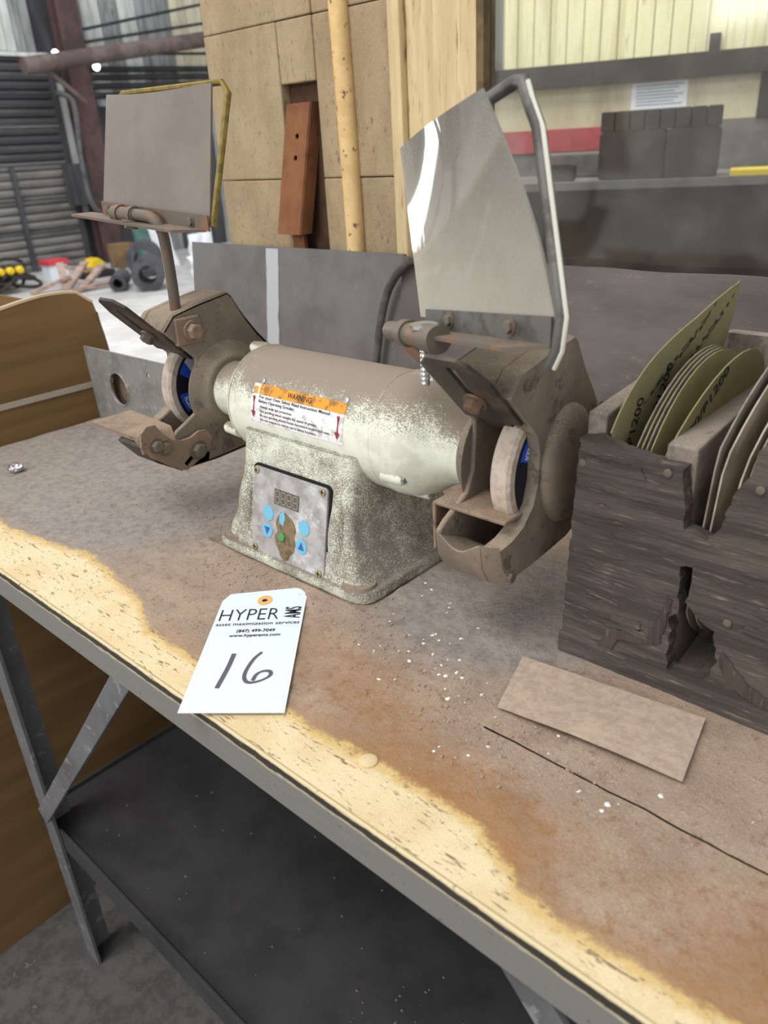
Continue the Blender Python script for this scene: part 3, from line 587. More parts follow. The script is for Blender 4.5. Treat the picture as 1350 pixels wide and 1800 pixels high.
# left eye shield
def bil(c, u, v): a, b, d, e = c; return (a.lerp(b, u)).lerp(e.lerp(d, u), v)
cl = [Vector(p) for p in ((-1.0, .552, .392), (-.771, .552, .377), (-.787, .592, .522), (-1.008, .592, .527))]
es = empty('eye_shield', (XC, YC, 0)); es.parent = gr; es.location = (0, 0, 0); LOC[es.name] = LOC[gr.name]; es['label'] = 'dust clouded square eye shield over the left wheel'
def lw(u, v):
    p = bil(cl, u, v); return p+Vector((0, -.010*math.sin(math.pi*u)*v-.012*max(0, .12-u)/.12*0, .004*math.sin(math.pi*u)*v*-1))
MB().sheet(lw, 14, 14, .0025).build('shield_plate', 'shield_dusty', es, smooth=60)
mat('frame_yellow', (140, 120, 58), (112, 96, 52), 40, rough=.7)
bk = Vector((0, .008, 0)); fr = [cl[0]+bk, cl[3]+bk+Vector((.010, .002, -.006)), cl[3]+bk+Vector((.018, .004, .000)), cl[2]+bk+Vector((.000, .006, .001)), cl[2]+bk+Vector((.010, .005, -.010)), cl[1]+bk*.3+Vector((.002, 0, 0))]
MB().tube(fr, .0042, 8, .8).build('frame', 'frame_yellow', es, smooth=True)
fl = MB().prism([(.545, .0), (.549, .0), (.549, .016), (.553, .016), (.553, -.003), (.520, -.003), (.520, .0)], 'x', 0, .001)
b0, b1 = cl[0], cl[1]; dx = (b1-b0).normalized(); o = MB()
o.frame(b0-dx*.014+Vector((0, -.003, 0)), dx, Vector((0, 0, 1)), [(0.02, -.004), (.246, -.004), (.246, .013), (.02, .013)], 0, .002)
o.frame(b0-dx*.026+Vector((0, -.003, -.004)), dx, Vector((0, -1, 0)), [(0, 0), (.25, 0), (.225, .03), (0.0, .03)], -.0015, .0015)
o.build('clamp_angle', 'rod_steel', es)
for a_ in (.022, .20): MB().bolt(b0+dx*a_+Vector((0, -.005, .004)), (0, -1, 0), .005, .004).build('strip_screw', 'rod_steel', es)
MB().lathe([(0, .0085), (.050, .0085)], (-.945, .535, .392), (1, 0, -.05), 20).lathe([(.010, .0105), (.018, .0105)], (-.945, .535, .392), (1, 0, -.05), 20).lathe([(.040, .0105), (.048, .0105)], (-.945, .535, .392), (1, 0, -.05), 20).build('clamp_tube', 'rod_steel', es, smooth=True)
MB().tube(spline([(-.915, .535, .391), (-.885, .535, .390), (-.862, .537, .386), (-.853, .540, .372), (-.853, .542, .345), (-.858, .545, .30), (-.862, .546, .266)], 6), .0068, 12).build('rod', 'rod_steel', es, smooth=True)
MB().bolt((-.905, .533, .384), (0, -.2, -1), .0085, .010).build('clamp_bolt', 'rod_steel', es)
MB().box(-.872, -.842, .530, .568, .236, .270).build('rod_block', 'rest_steel', es, bevel=.002)
MB().bolt((-.842, .553, .252), (1, 0, 0), .010, .012).build('block_bolt', 'rest_steel', es)
# right eye shield, swung round towards the camera
cr = [Vector(p) for p in ((-.462, .55, .306), (-.262, .452, .333), (-.322, .478, .486), (-.499, .573, .447))]
er = empty('eye_shield', (XC, YC, 0)); er.parent = gr; er.location = (0, 0, 0); LOC[er.name] = LOC[gr.name]; er['label'] = 'clear warped plastic eye shield above the right wheel'
def rw(u, v):
    p = bil(cr, u, v); t = max(0, v-.2)/.8; nrm = Vector((-.44, -.9, 0)); return p+Vector((-.012, -.012, -.006))*(u*t*t*(1.4-.4*t))+nrm*(.004*math.sin(math.pi*u)*v)
MB().sheet(rw, 20, 20, .0022).build('shield_plate', 'shield_clear', er, smooth=60)
mat('frame_wire', (104, 102, 98), (80, 78, 75), 30, rough=.5, metal=.4); flat('edge_white', (206, 204, 192), .5)
bk = Vector((.010, .020, 0))*.6
path = [cr[0]+bk, cr[0].lerp(cr[3], .5)+bk, cr[3]+bk+Vector((.002, 0, -.008)), cr[3]+bk+Vector((.008, -.004, .001)), cr[2]+bk+Vector((-.012, .006, -.002)), cr[2]+bk+Vector((-.002, .0, -.003)), cr[2]+bk+Vector((.004, -.003, -.014))]
path += [cr[2].lerp(cr[1], t)+bk*(1-t)+Vector((.006, -.003, 0)) for t in (.2, .4, .6, .8, .93)]+[cr[1]+Vector((.0, 0, -.012)), cr[1]+Vector((-.008, .004, -.026))]
MB().tube(path, .0048, 10).build('frame', 'frame_wire', er, smooth=True)
MB().tube([p+Vector((.005, -.003, 0)) for p in path[5:]], .0016, 6).build('frame_edge', 'edge_white', er, smooth=True)
dx = (cr[1]-cr[0]).normalized(); nn = Vector((-.44, -.9, 0)).normalized(); b0 = cr[0]+nn*.003
o = MB(); o.frame(b0+Vector((0, 0, -.010)), dx, Vector((0, 0, 1)), [(.02, 0), (.222, 0), (.222, .020), (.02, .018)], 0, .002); o.build('clamp_strip', 'frame_wire', er); o = MB()
o.frame(b0+Vector((0, 0, -.010)), dx, nn, [(-.02, 0), (.222, 0), (.200, .026), (-.02, .026)], -.0015, .0015); o.build('clamp_angle', 'rod_steel', er)
for a_ in (.07, .17): MB().bolt(b0+dx*a_+nn*.002+Vector((0, 0, .001)), nn, .005, .004).build('strip_screw', 'rod_steel', er)
tb = Vector((-.486, .530, .296)); td = Vector((.9, -.40, .085)).normalized()
o = MB().lathe([(.036, .0098), (.098, .0098)], tb, td, 20); o.lathe([(.034, .0118), (.047, .0118)], tb, td, 20); o.lathe([(.078, .0118), (.102, .0118)], tb, td, 20); o.build('clamp_tube', 'rod_steel', er, smooth=True)
MB().tube(spline([tb+td*.08, tb+td*.02, tb+td*.002+Vector((0, .003, -.002)), tb+Vector((.012, .010, -.008)), (-.452, .535, .277), (-.425, .535, .262), (-.412, .535, .250)], 6), .0085, 12).build('rod', 'rod_steel', er, smooth=True)
o = MB().lathe([(0, .0035)]+[(.002*i, .0042 if i % 2 else .0034) for i in range(1, 22)], tb+td*.075+Vector((0, 0, -.042)), (0, 0, 1), 12); o.lathe([(.05, .012), (.053, .012)], tb+td*.075+Vector((0, 0, -.042)), (0, 0, 1), 18); o.build('clamp_bolt', 'zinc', er, smooth=True)

# ------------------------------------------------------------------ plates at the back of the bench
def lean_plate(name, x0, x1, zt, m, y0=.998, y1=1.033, th=.006, wob=0.):
    o = MB()
    o.sheet(lambda u, v: (x0+(x1-x0)*u, y0+(y1-y0)*v, .004+(zt-.004)*v+wob*noise.noise(Vector((u*12, 3, 1)))*v), 40, 6, th)
    return o
bp = empty('steel_sheet', (-1.2, 1.0, .004), 'smooth grey steel sheet with a white painted stripe leaning behind the grinder', 'sheet')
lean_plate('p', -1.515, -.90, .2815, 'steel_plate').build('sheet', 'steel_plate', bp, smooth=60)
MB().sheet(lambda u, v: (-1.262+.036*u+.004*noise.noise(Vector((u*3, v*9, 2))), .9955+.034*v, .02+.258*v), 6, 20, .002).build('paint_stripe', 'stripe', bp)
bp2 = lean_plate('p', -.897, .30, .279, 'steel_plate_rough', y0=.996, y1=1.029, th=.014, wob=.003).build('backboard', 'steel_plate_rough', smooth=60)
tag(place(bp2), 'rough grey backboard leaning under the dirty window', 'board')
hp = spline([(-.868, 1.012, .275), (-.895, 1.008, .255), (-.915, 1.002, .225), (-.928, .996, .18), (-.936, .991, .13), (-.942, .987, .08), (-.946, .984, .02)], 8)
tag(place(MB().tube(hp, .0072, 12).build('hose', 'hose', smooth=True)), 'dark grey hose curving down the steel sheet behind the motor', 'hose')

# galvanised plate with a round hole, standing left of the grinder
vs, fs = curve_mesh([[(-.0, 0), (.33, 0), (.33, .141), (-.006, .139)], [(.099+.030*math.cos(6.2832*i/32), .071+.030*math.sin(6.2832*i/32)) for i in range(32)], [(.207+.004*math.cos(6.2832*i/10), .112+.005*math.sin(6.2832*i/10)) for i in range(10)]], .003)
pl = empty('punched_plate', (-1.24, .68, .001), 'galvanised steel plate with a large round hole behind the left wheel', 'plate')
MB().add([(-1.398+v.x, .680-v.z, .001+v.y) for v in vs], fs).build('plate', 'galv', pl)
MB().tube([(-1.299+.031*math.cos(6.2832*i/32), .678, .072+.031*math.sin(6.2832*i/32)) for i in range(33)], .0015, 6).build('hole_burr', 'galv', pl)
mat('rusty_disc', (122, 102, 84), (100, 84, 70), 20, rough=.9)
MB().frame((-1.345, .70, .002), (1, 0, 0), (0, 0, 1), rrect(0, .10, 0, .12, .004), -.002, .002)
tag(place(MB().frame((-1.350, .70, .001), (1, 0, 0), (0, 0, 1), rrect(0, .11, 0, .115, .006), -.004, .004).build('brown_board', 'rusty_disc')), 'brown board seen through the round hole of the galvanised plate', 'board')

# tall cardboard box at the left end of the bench
cb = empty('cardboard_box', (-1.6, .4, -.95), 'worn brown cardboard box standing past the left end of the bench', 'box')
TOP = [(.0, .20), (.30, .208), (.543, .221), (.60, .229), (.65, .233), (.70, .230), (.722, .224), (.737, .206)]
def bx(z): return -1.288-(z+.95)*.1215
def wallf(u, v):
    y = .02+.717*u; zt = interp(TOP, y); z = -.95+(zt+.95)*v; x = bx(z)+.003*noise.noise(Vector((y*7, z*7, 0)))
    if z > .12: x -= .02*((z-.12)/.1)**2*(u**3)
    return (x-.004, y, z)
MB().sheet(wallf, 30, 60, .006).build('side_panel', 'cardboard', cb, smooth=60)
MB().sheet(lambda u, v: (bx(-.95+1.14*v)-.007-.7*u, .734, -.95+1.14*v), 4, 12, .006).build('side_panel', 'cardboard', cb, smooth=60)
MB().sheet(lambda u, v: (bx(-.95+1.14*v)-.007-.7*u, .022, -.95+1.14*v), 4, 12, .006).build('side_panel', 'cardboard', cb, smooth=60)
MB().tube([Vector(wallf(i/30, 1))+Vector((0, 0, .001)) for i in range(31)], .0042, 6).build('rim', 'cardboard_edge', cb)
MB().sheet(lambda u, v: (bx(.066)+.002, .30+.43*u, .060+.011*v-.002*u), 12, 1, .001).build('tape', 'box_tape', cb)

# ------------------------------------------------------------------ rotten rack with sanding discs
rk = empty('disc_rack', (-.15, .70, .0), 'dark rotten wooden rack holding sanding discs beside the grinder', 'rack')
outl = [(-.309, .001), (-.306, .08), (-.303, .15), (-.300, .217), (-.285, .2195), (-.268, .2145), (-.25, .213), (-.23, .2095), (-.211, .209), (-.207, .186), (-.204, .16), (-.196, .157), (-.186, .154), (-.178, .162), (-.174, .182), (-.167, .207), (-.160, .216), (-.158, .236), (-.146, .241), (-.11, .243), (-.02, .244), (-.02, .001)]
hole = [(-.204, .125), (-.194, .127), (-.191, .108), (-.196, .094), (-.184, .082), (-.170, .074), (-.164, .052), (-.166, .036), (-.172, .024), (-.188, .022), (-.202, .020), (-.206, .034), (-.204, .06), (-.208, .072), (-.200, .085), (-.203, .105)]
# the front is built of horizontal plies, each a strip with its own ragged ends
vs, fs = curve_mesh([jag(outl, .004, .0022, 3), jag(hole, .0035, .003, 8)], .016)
MB().add([(v.x, .569-v.z, v.y) for v in vs], fs).build('front_board', 'wood_rot', rk)
for i in range(46):   # lifted splinters along the grain
    x = random.uniform(-.298, -.06); z = random.uniform(.015, .205); L = random.uniform(.012, .05)
    if (-.215 < x+L and x < -.155 and (z > .14 or z < .13)) or x+L > -.03: continue
    MB().add([(x, .5605, z-.0012), (x+L*.5, .5592, z-.0018), (x+L, .5605, z-.0005+random.uniform(-.002, .002)), (x+L*.5, .5596, z+.0016)], [(0, 1, 3), (1, 2, 3)]).build('splinter', 'wood_rot', rk)
mat('ply_brown', (92, 80, 74), (72, 63, 59), 30, (.4, .62), c3=(118, 102, 92), sc3=60, st=(4, 2, .5), rough=.95, bump=1., bsc=60, bd=.004)
for pts in ([(-.270, .016), (-.262, .040), (-.252, .046), (-.238, .049), (-.222, .056), (-.214, .072), (-.211, .094), (-.206, .092), (-.209, .070), (-.212, .046), (-.230, .038), (-.250, .034), (-.258, .016)],
            [(-.160, .060), (-.150, .050), (-.135, .036), (-.118, .030), (-.10, .034), (-.10, .022), (-.125, .020), (-.150, .030), (-.162, .045)]):
    vs, fs = curve_mesh([jag(pts, .003, .0016, 5)], .002); MB().add([(v.x, .5606-v.z, v.y) for v in vs], fs).build('exposed_ply', 'ply_brown', rk)
for i in range(30):   # flaking plies standing a little proud
    x = random.uniform(-.300, -.07); z = random.uniform(.025, .200); L = random.uniform(.025, .075); H = random.uniform(.004, .013)
    if x+L > -.03 or (x+L > -.213 and x < -.160 and (z+H > .148 or z < .135)) or (x < -.205 and x+L > -.213 and z > .14): continue
    vs, fs = curve_mesh([jag([(x, z), (x+L*.3, z-H*.3), (x+L, z-.002), (x+L*.9, z+H), (x+L*.4, z+H*.8), (x+.004, z+H*.9)], .004, .002, i)], .0016); MB().add([(v.x, .5604-v.z-.0006*(i % 3), v.y) for v in vs], fs).build('ply_flake', 'wood_rot', rk)
MB().box(-.309, -.02, .556, .563, .0, .020).build('bottom_strip', 'wood_rot', rk, jit=.0012, bevel=.001)
def slat(x0, x1, y0, y1, z0, z1, dx=0.):
    MB().prism([(x0, y0), (x1, y0), (x1+dx, y1), (x0+dx, y1)], 'z', z0, z1).build('divider', 'wood_divider', rk, bevel=.002, jit=.001)
slat(-.303, -.285, .577, .80, .004, .236, -.02); slat(-.232, -.206, .577, .80, .004, .222, -.015); slat(-.118, -.09, .577, .80, .004, .24, -.01)
MB().box(-.275, -.02, .80, .818, .002, .262).build('back_board', 'wood_divider', rk, jit=.001)
MB().box(-.305, -.02, .577, .80, .0005, .004).build('bottom', 'wood_divider', rk)
for x, z in ((-.296, .196), (-.222, .204), (-.290, .014), (-.152, .207), (-.160, .088)):
    MB().lathe([(0, .0036), (.0014, .0034), (.0018, .002)], (x, .5605, z), (0, -1, 0), 12).build('nail', 'rod_steel', rk)
def sdisc(fn, out, th, m, label, n=18):
    """a limp disc: outline in (y,z), bent across x by fn"""
    c = Vector((sum(p[0] for p in out)/len(out), sum(p[1] for p in out)/len(out))); N = len(out); vs = []; fs = []
    rings = (1, .85, .6, .3)
    for r in rings:
        for p in out: q = c+(Vector(p)-c)*r; vs.append((fn(q.x, q.y), q.x, q.y))
    vs.append((fn(c.x, c.y), c.x, c.y)); K = len(rings)
    for k in range(K-1):
        for i in range(N): fs.append((k*N+i, k*N+(i+1) % N, (k+1)*N+(i+1) % N, (k+1)*N+i))
    fs += [((K-1)*N+i, (K-1)*N+(i+1) % N, K*N) for i in range(N)]
    T = len(vs); vs2 = [(x-th, y, z) for x, y, z in vs]
    fs2 = [tuple(T+i for i in f[::-1]) for f in fs]+[(i, T+i, T+(i+1) % N, (i+1) % N) for i in range(N)]
    e = empty('sanding_disc', (fn(c.x, .01)-th/2, c.x, .006), label, 'sanding disc', 'sanding discs in the rack')
    MB().add(vs+vs2, fs+fs2).build('paper', m, e, smooth=50)
    return e
def circ(cy, cz, r, k=1., n=44): return [(cy+r*math.cos(6.2832*i/n), cz+r*k*math.sin(6.2832*i/n)) for i in range(n)]
out1 = [tuple(p)[:2] for p in spline([(.70, .008, 0), (.61, .03, 0), (.568, .09, 0), (.560, .16, 0), (.563, .205, 0), (.580, .240, 0), (.610, .266, 0), (.650, .284, 0), (.700, .297, 0), (.745, .306, 0), (.785, .312, 0), (.797, .307, 0), (.796, .24, 0), (.790, .15, 0), (.76, .06, 0), (.70, .008, 0)], 4)][:-1]
out1 = [(max(y, .579) if z < .222 else y, z) for y, z in out1]
f1 = lambda y, z: -.290+.0045*min(1, max(0, (z-.2)/.1))+.055*z+.014*max(0, (y-.62))*3*(z/.3)-.05*max(0, y-.70)
d1 = sdisc(f1, out1, .0012, 'olive', 'tallest olive sanding disc with a curled tip, leaning in the left slot')
def disc_text(body, fn, y, z, ang, width, h, par, m='ink'):
    vs, fs = text_mesh(body, width, h, .012); c, s_ = math.cos(math.radians(ang)), math.sin(math.radians(ang)); o = []
    for v in vs:
        yy = y+v.x*c-v.y*s_; zz = z+v.x*s_+v.y*c; o.append((fn(yy, zz)+.0006, yy, zz))
    MB().add(o, fs).build('lettering', m, par)
disc_text('600/P1200', f1, .608, .168, 79, .075, .0125, d1); disc_text('600/P1200', f1, .645, .190, 72, .075, .0115, d1)
for i in range(9):
    for j in range(2): disc_text(random.choice(['- - --', '-- - -', '--- -']), f1, .625+.02*i*.55+.045*j, .232+.006*i, 38, .035, .003, d1)
for i in range(4):
    k = .0055*i; fn = lambda y, z, k=k, i=i: -.276+k*1.0+.09*(z-.02)*(.9-.1*i)
    cc = [(max(y, .579), z) for y, z in circ(.70, .142, .132-.001*i, .97)]
    sdisc(fn, cc, .0012, 'olive' if i % 2 else 'abrasive', ['first', 'second', 'third', 'fourth'][i]+' thin sanding disc to the right of the tallest olive one')
f2 = lambda y, z: -.250+.10*max(0, z-.06)+.10*max(0, z-.20)
cc = [(max(y, .579), z) for y, z in circ(.697, .140, .131, 1.)]
d2 = sdisc(f2, cc, .0012, 'olive', 'shorter olive sanding disc printed with its grit, resting on the middle divider')
disc_text('600/P1200', f2, .622, .205, 46, .075, .0135, d2)
names = ['leftmost pale sanding disc in the right slot of the rack', 'second pale sanding disc from the left in the right slot', 'third pale sanding disc from the left in the right slot', 'fourth pale sanding disc from the left in the right slot', 'fifth pale sanding disc from the left in the right slot', 'sixth pale sanding disc from the left in the right slot', 'seventh pale sanding disc from the left in the right slot', 'rightmost pale sanding disc in the right slot of the rack']
for i in range(8):
    x0 = (-.2035, -.1985, -.186, -.181, -.176, -.171, -.166, -.158)[i]
    fn = lambda y, z, x0=x0, i=i: x0+(.055+.006*i)*z+.10*max(0, z-.22)
    cc = [(max(y, .579), z) for y, z in circ(.70+.004*(i % 3), .148-.002*i, .142-.002*(i % 4), 1.)]
    sdisc(fn, cc, .0013, 'disc_pale' if i % 3 else 'abrasive', names[i])

# ------------------------------------------------------------------ things lying on the bench
cd_ = MB().sheet(lambda u, v: (Vector((-.302, .445, 0))*(1-u)*(1-v)+Vector((-.145, .461, 0))*u*(1-v)+Vector((-.159, .540, 0))*u*v+Vector((-.325, .520, 0))*(1-u)*v)+Vector((0, 0, .0035+.004*(1-v)**2*math.sin(2.6*u+.3)+.0006*noise.noise(Vector((u*8, v*8, 0))))), 24, 12, .0022).build('fibre_card', 'gray_card')
tag(place(cd_), 'dust covered rectangular card lying flat in front of the rack', 'card')
TB = Vector((-.5193, .2627, .0035)); TU = Vector((.77696, .62956, 0)); TV = Vector((-.62956, .77696, 0))
tg = empty('lot_tag', (-.55, .36, .002), 'white paper lot tag handwritten 16 lying over the bench edge', 'tag')
ho = [(.0425+.0032*math.cos(6.2832*i/16), .186+.0036*math.sin(6.2832*i/16)) for i in range(16)]
vs, fs = curve_mesh([[(0, 0), (.0967, -.0003), (.088, .196), (.078, .2125), (.001, .2005), (-.0052, .186)], ho], .0006)
MB().add([TB+TU*v.x+TV*v.y+Vector((0, 0, v.z)) for v in vs], fs).build('card', 'tag_paper', tg)
vs, fs = curve_mesh([[(.0425+.0083*math.cos(6.2832*i/28), .186+.0098*math.sin(6.2832*i/28)) for i in range(28)], ho], .0003)
MB().add([TB+TU*v.x+TV*v.y+Vector((0, 0, .0006+v.z)) for v in vs], fs).build('eyelet', 'eyelet', tg)
def tag_text(body, x, y, width, h, ang=0., weight=0., space=1., m='ink'):
    vs, fs = text_mesh(body, width, h, weight, 0, space); c, s_ = math.cos(math.radians(ang)), math.sin(math.radians(ang))
    MB().add([TB+TU*(x+v.x*c-v.y*s_)+TV*(y+v.x*s_+v.y*c)+Vector((0, 0, .0008)) for v in vs], fs).build('lettering', m, tg)
tag_text('HYPER', .0003, .1455, .0635, .0215, 2.5, -.012); tag_text('asset maximization services', -.0005, .1362, .0885, .0052, 2.2, .004)
tag_text('(847) 499-7049', .0245, .1242, .040, .0052, 2.0, .016); tag_text('www.hyperams.com', .0185, .1160, .053, .0048, 2.0, .016)
tag_text('AMS', .0865, .1500, .0225, .0170, 93, .012)
flat('marker', (92, 86, 98), .6)
def stroke(pts, wd):
    P = spline([(a, b, 0) for a, b in pts], 8); n = len(P); L = []; R = []
    for i, p in enumerate(P):
        d = (P[min(i+1, n-1)]-P[max(i-1, 0)]).normalized(); nr = Vector((-d.y, d.x, 0)); q = nr*(.62+.55*abs(nr.dot(Vector((.8, .6, 0)))))
        L.append(p+q*wd/2); R.append(p-q*wd/2)
    MB().add([TB+TU*p.x+TV*p.y+Vector((0, 0, .0009)) for p in L+R], [(i, i+1, n+i+1, n+i) for i in range(n-1)]).build('handwriting', 'marker', tg)
stroke([(.031, .0872), (.0305, .070), (.029, .052), (.027, .0337)], .0042)
stroke([(.0585, .0895), (.0530, .0790), (.0495, .0640), (.0490, .0520), (.0520, .0440), (.0575, .0415), (.0660, .0445), (.0728, .0505), (.0738, .0560), (.0705, .0592), (.0640, .0580), (.0600, .0530), (.0585, .0445)], .0034)
o = MB(); n0 = 26
for i in range(n0):
    pass
bm = bmesh.new(); bmesh.ops.create_icosphere(bm, subdivisions=3, radius=.011)
fv = [Vector((v.co.x*1.2, v.co.y, v.co.z*.75))*(1+.35*noise.noise(v.co*170)+.2*noise.noise(v.co*420)) for v in bm.verts]; ff = [tuple(v.index for v in f.verts) for f in bm.faces]; bm.free()
tag(place(MB().add([v+Vector((-1.247, .445, .0082)) for v in fv], ff).build('foil_ball', 'foil')), 'crumpled silver foil ball near the left end of the bench', 'foil')
# loose flakes and crumbs
def scatter(name, m, n, spots, s0, s1, flatk, label):
    o = MB()
    for i in range(n):
        cx, cy, r = random.choice(spots); x, y = random.gauss(cx, r), random.gauss(cy, r*.6)
        if abs(x-XC) < .137 and abs(y-YC) < .112 or y < .30 or y > .98 or x < -1.38 or (x > -.32 and y > .545): continue
        s = random.uniform(s0, s1); z = dust_h(x, y)+s*flatk*.4; a0 = random.uniform(0, 6)
        ring = [(x+s*random.uniform(.25, 1.1)*math.cos(a0+k*1.047), y+s*random.uniform(.25, 1.1)*math.sin(a0+k*1.047), z+random.uniform(-.2, .2)*s*flatk) for k in range(6)]
        o.add(ring+[(x, y, z+s*flatk*.8), (x, y, z-s*flatk*.6)], [(k, (k+1) % 6, 6) for k in range(6)]+[((k+1) % 6, k, 7) for k in range(6)])
    tag(o.build(name, m), label, 'debris', kind='stuff')
scatter('paint_flakes', 'flake', 60, [(-.42, .50, .03), (-.40, .46, .03), (-.36, .46, .025), (-.30, .40, .05), (-.44, .44, .03), (-.2, .42, .06), (-.45, .56, .03)],   .0010, .0034, .3, 'small white paint flakes strewn on the dusty bench')
scatter('dust_crumbs', 'crumb', 700, [(-.70, .455, .035), (-.62, .46, .05), (-.45, .47, .05), (-.8, .52, .04), (-.35, .43, .05), (-.95, .5, .08), (-.25, .41, .06)],   .0007, .0024, .7, 'brown crumbs of grinding dust around the grinder base')

# ------------------------------------------------------------------ the shop beyond, far left
WX = -11.8
mat('siding_grey', (150, 150, 150), (112, 112, 112), 2.2, (.4, .65), c3=(84, 82, 82), sc3=5, th3=(.58, .7), st=(1, 3, .5), rough=.8, bump=0)
mat('siding_pale', (206, 208, 204), (172, 174, 170), 2.2, (.4, .65), c3=(120, 120, 118), sc3=6, th3=(.6, .72), st=(1, 3, .5), rough=.7, bump=0)
mat('siding_cream', (206, 200, 176), (180, 172, 148), 2.2, (.4, .65), st=(1, 3, .5), rough=.7, bump=0)
mat('siding_dark', (78, 78, 80), (58, 58, 60), 2.2, (.4, .65), st=(1, 3, .5), rough=.8, bump=0)
mat('door_dark', (66, 66, 68), (84, 83, 83), 3, (.45, .7), st=(1, .4, 2), rough=.8, bump=0)
mat('door_grey', (128, 126, 123), (100, 98, 97), 3, (.4, .65), st=(1, .4, 2), rough=.8, bump=0)
mat('column_red', (88, 68, 66), (70, 56, 55), 3, rough=.75, bump=0); mat('beam_brown', (112, 98, 94), (90, 76, 73), 3, rough=.7, bump=0); mat('pipe_grey', (96, 96, 98), (70, 70, 72), 4, rough=.6, bump=0); mat('pipe_black', (40, 40, 42), (54, 54, 56), 4, rough=.6, bump=0)
wl = empty('wall_left', (WX, 7.5, -.95), 'far corrugated siding wall of the shop behind the left shield', kind='structure')
def strip(y0, y1, z0, z1, m, d=.0):
    w_ = y1-y0; poly = [(WX+d, y0), (WX+.03+d, y0+w_*.15), (WX+.03+d, y0+w_*.4), (WX+d, y0+w_*.5), (WX+d, y1-.012), (WX-.06, y1-.012), (WX-.06, y0)]
    MB().prism(poly, 'z', z0, z1).build('siding_sheet', m, wl)
MB().box(WX-.3, WX-.08, 1.0, 13, -.95, 4.2).build('wall_core', 'siding_dark', wl)
for i in range(14): strip(2.2+.27*i, 2.2+.27*(i+1), 1.87, 4.0, 'siding_grey' if i % 4 else 'siding_pale')
seq = ['siding_grey', 'siding_pale', 'siding_grey', 'siding_pale', 'siding_grey', 'siding_grey', 'siding_cream', 'siding_cream', 'siding_grey', 'siding_dark', 'siding_grey', 'siding_pale', 'siding_grey', 'siding_grey']
for i in range(14): strip(6.45+.3*i, 6.45+.3*(i+1), 1.2, 4.0, seq[i])
for i in range(14): strip(6.35+.3*i, 6.35+.3*(i+1), -.95, 1.2, ['siding_grey', 'siding_dark', 'siding_pale', 'siding_dark'][i % 4], .02)
d1_ = empty('door_1', (WX+.1, 4.3, -.95), 'dark ribbed roll up door in the far wall', kind='structure')
k = 0; z = -.95
while z < 1.80:
    h_ = .112; m = 'door_grey' if z < .42 else 'door_dark'
    MB().prism([(WX+.02, z), (WX+.075, z+.012), (WX+.09, z+h_*.5), (WX+.075, z+h_-.014), (WX+.02, z+h_)], 'y', 2.6, 6.02).build('slat', m, d1_); z += h_; k += 1
for zz in (1.36, .95, .47, .02, -.42): MB().box(WX+.03, WX+.10, 2.6, 6.02, zz-.012, zz+.012).build('seam_rail', 'siding_dark' if zz != .95 else 'door_grey', d1_)
MB().box(WX+.06, WX+.14, 5.16, 5.22, -.95, .45).build('stile', 'siding_dark', d1_)
MB().box(WX, WX+.12, 2.6, 6.06, 1.80, 1.85).build('head_trim', 'siding_pale', d1_)
strip(6.0, 6.28, -.3, 1.5, 'siding_pale', .02)
MB().box(WX+.02, WX+.08, 6.02, 6.12, -.95, 1.7).build('jamb', 'siding_dark', wl)
sc_ = empty('steel_column', (-11.55, 6.36, -.95), 'red brown steel column standing before the far siding', 'column')
for x in (-11.66, -11.46): MB().box(x-.012, x+.012, 6.20, 6.52, -.95, 4.2).build('flange', 'column_red', sc_)
MB().box(-11.65, -11.47, 6.35, 6.37, -.95, 4.2).build('web', 'column_red', sc_)
def bar(name, pts, r, m, label, cat, n=10): tag(place(MB().tube(pts, r, n).build(name, m, smooth=True)), label, cat)
bar('roof_beam', [(-11.2, 5.45, 1.63), (-11.2, 8.9, 2.13)], .105, 'beam_brown', 'brown sloping tube beam running right from the steel column', 'beam', 14)
bar('brace_bar', [(-11.3, 5.75, 1.66), (-11.3, 6.28, 1.22)], .035, 'beam_brown', 'short diagonal brace bar left of the steel column', 'brace')
bar('bent_conduit', spline([(-11.3, 5.85, 1.33), (-11.3, 6.02, 1.30), (-11.3, 6.10, 1.15), (-11.3, 6.05, .6), (-11.3, 6.04, .1), (-11.3, 6.10, -.15), (-11.3, 6.22, -.26)], 5), .038, 'pipe_grey', 'grey conduit with a bend at top and bottom beside the far column', 'conduit')
pos = ['topmost', 'second', 'third', 'lowest']
for i, zz in enumerate((1.66, 1.56, 1.45, 1.33)): bar('long_pipe', [(-11.5, 6.5, zz-.02), (-11.5, 9.9, zz+.07)], .042, 'pipe_black', pos[i]+' of four black pipes running along the far wall', 'pipe')
for i, (a, b) in enumerate((((6.6, 2.14), (8.9, 2.62)), ((6.55, 1.98), (8.9, 2.36)), ((6.52, 1.84), (8.8, 1.92)))): bar('rack_bar', [(-11.55, a[0], a[1]), (-11.55, b[0], b[1])], .02, 'pipe_black', ['upper', 'middle', 'lower'][i]+' thin black bar of the far wall rack', 'bar')
tag(place(MB().box(-11.62, -11.40, 5.88, 6.18, -.10, .45).build('switch_box', 'siding_dark', bevel=.01)), 'dark grey switch box mounted beside the far column', 'switch box')
em = NT('lamp_glow'); em.b.inputs['Emission Color'].default_value = (1, .98, .95, 1); em.b.inputs['Emission Strength'].default_value = 6; MAT['lamp_glow'] = em.fin(lin(255, 255, 255))
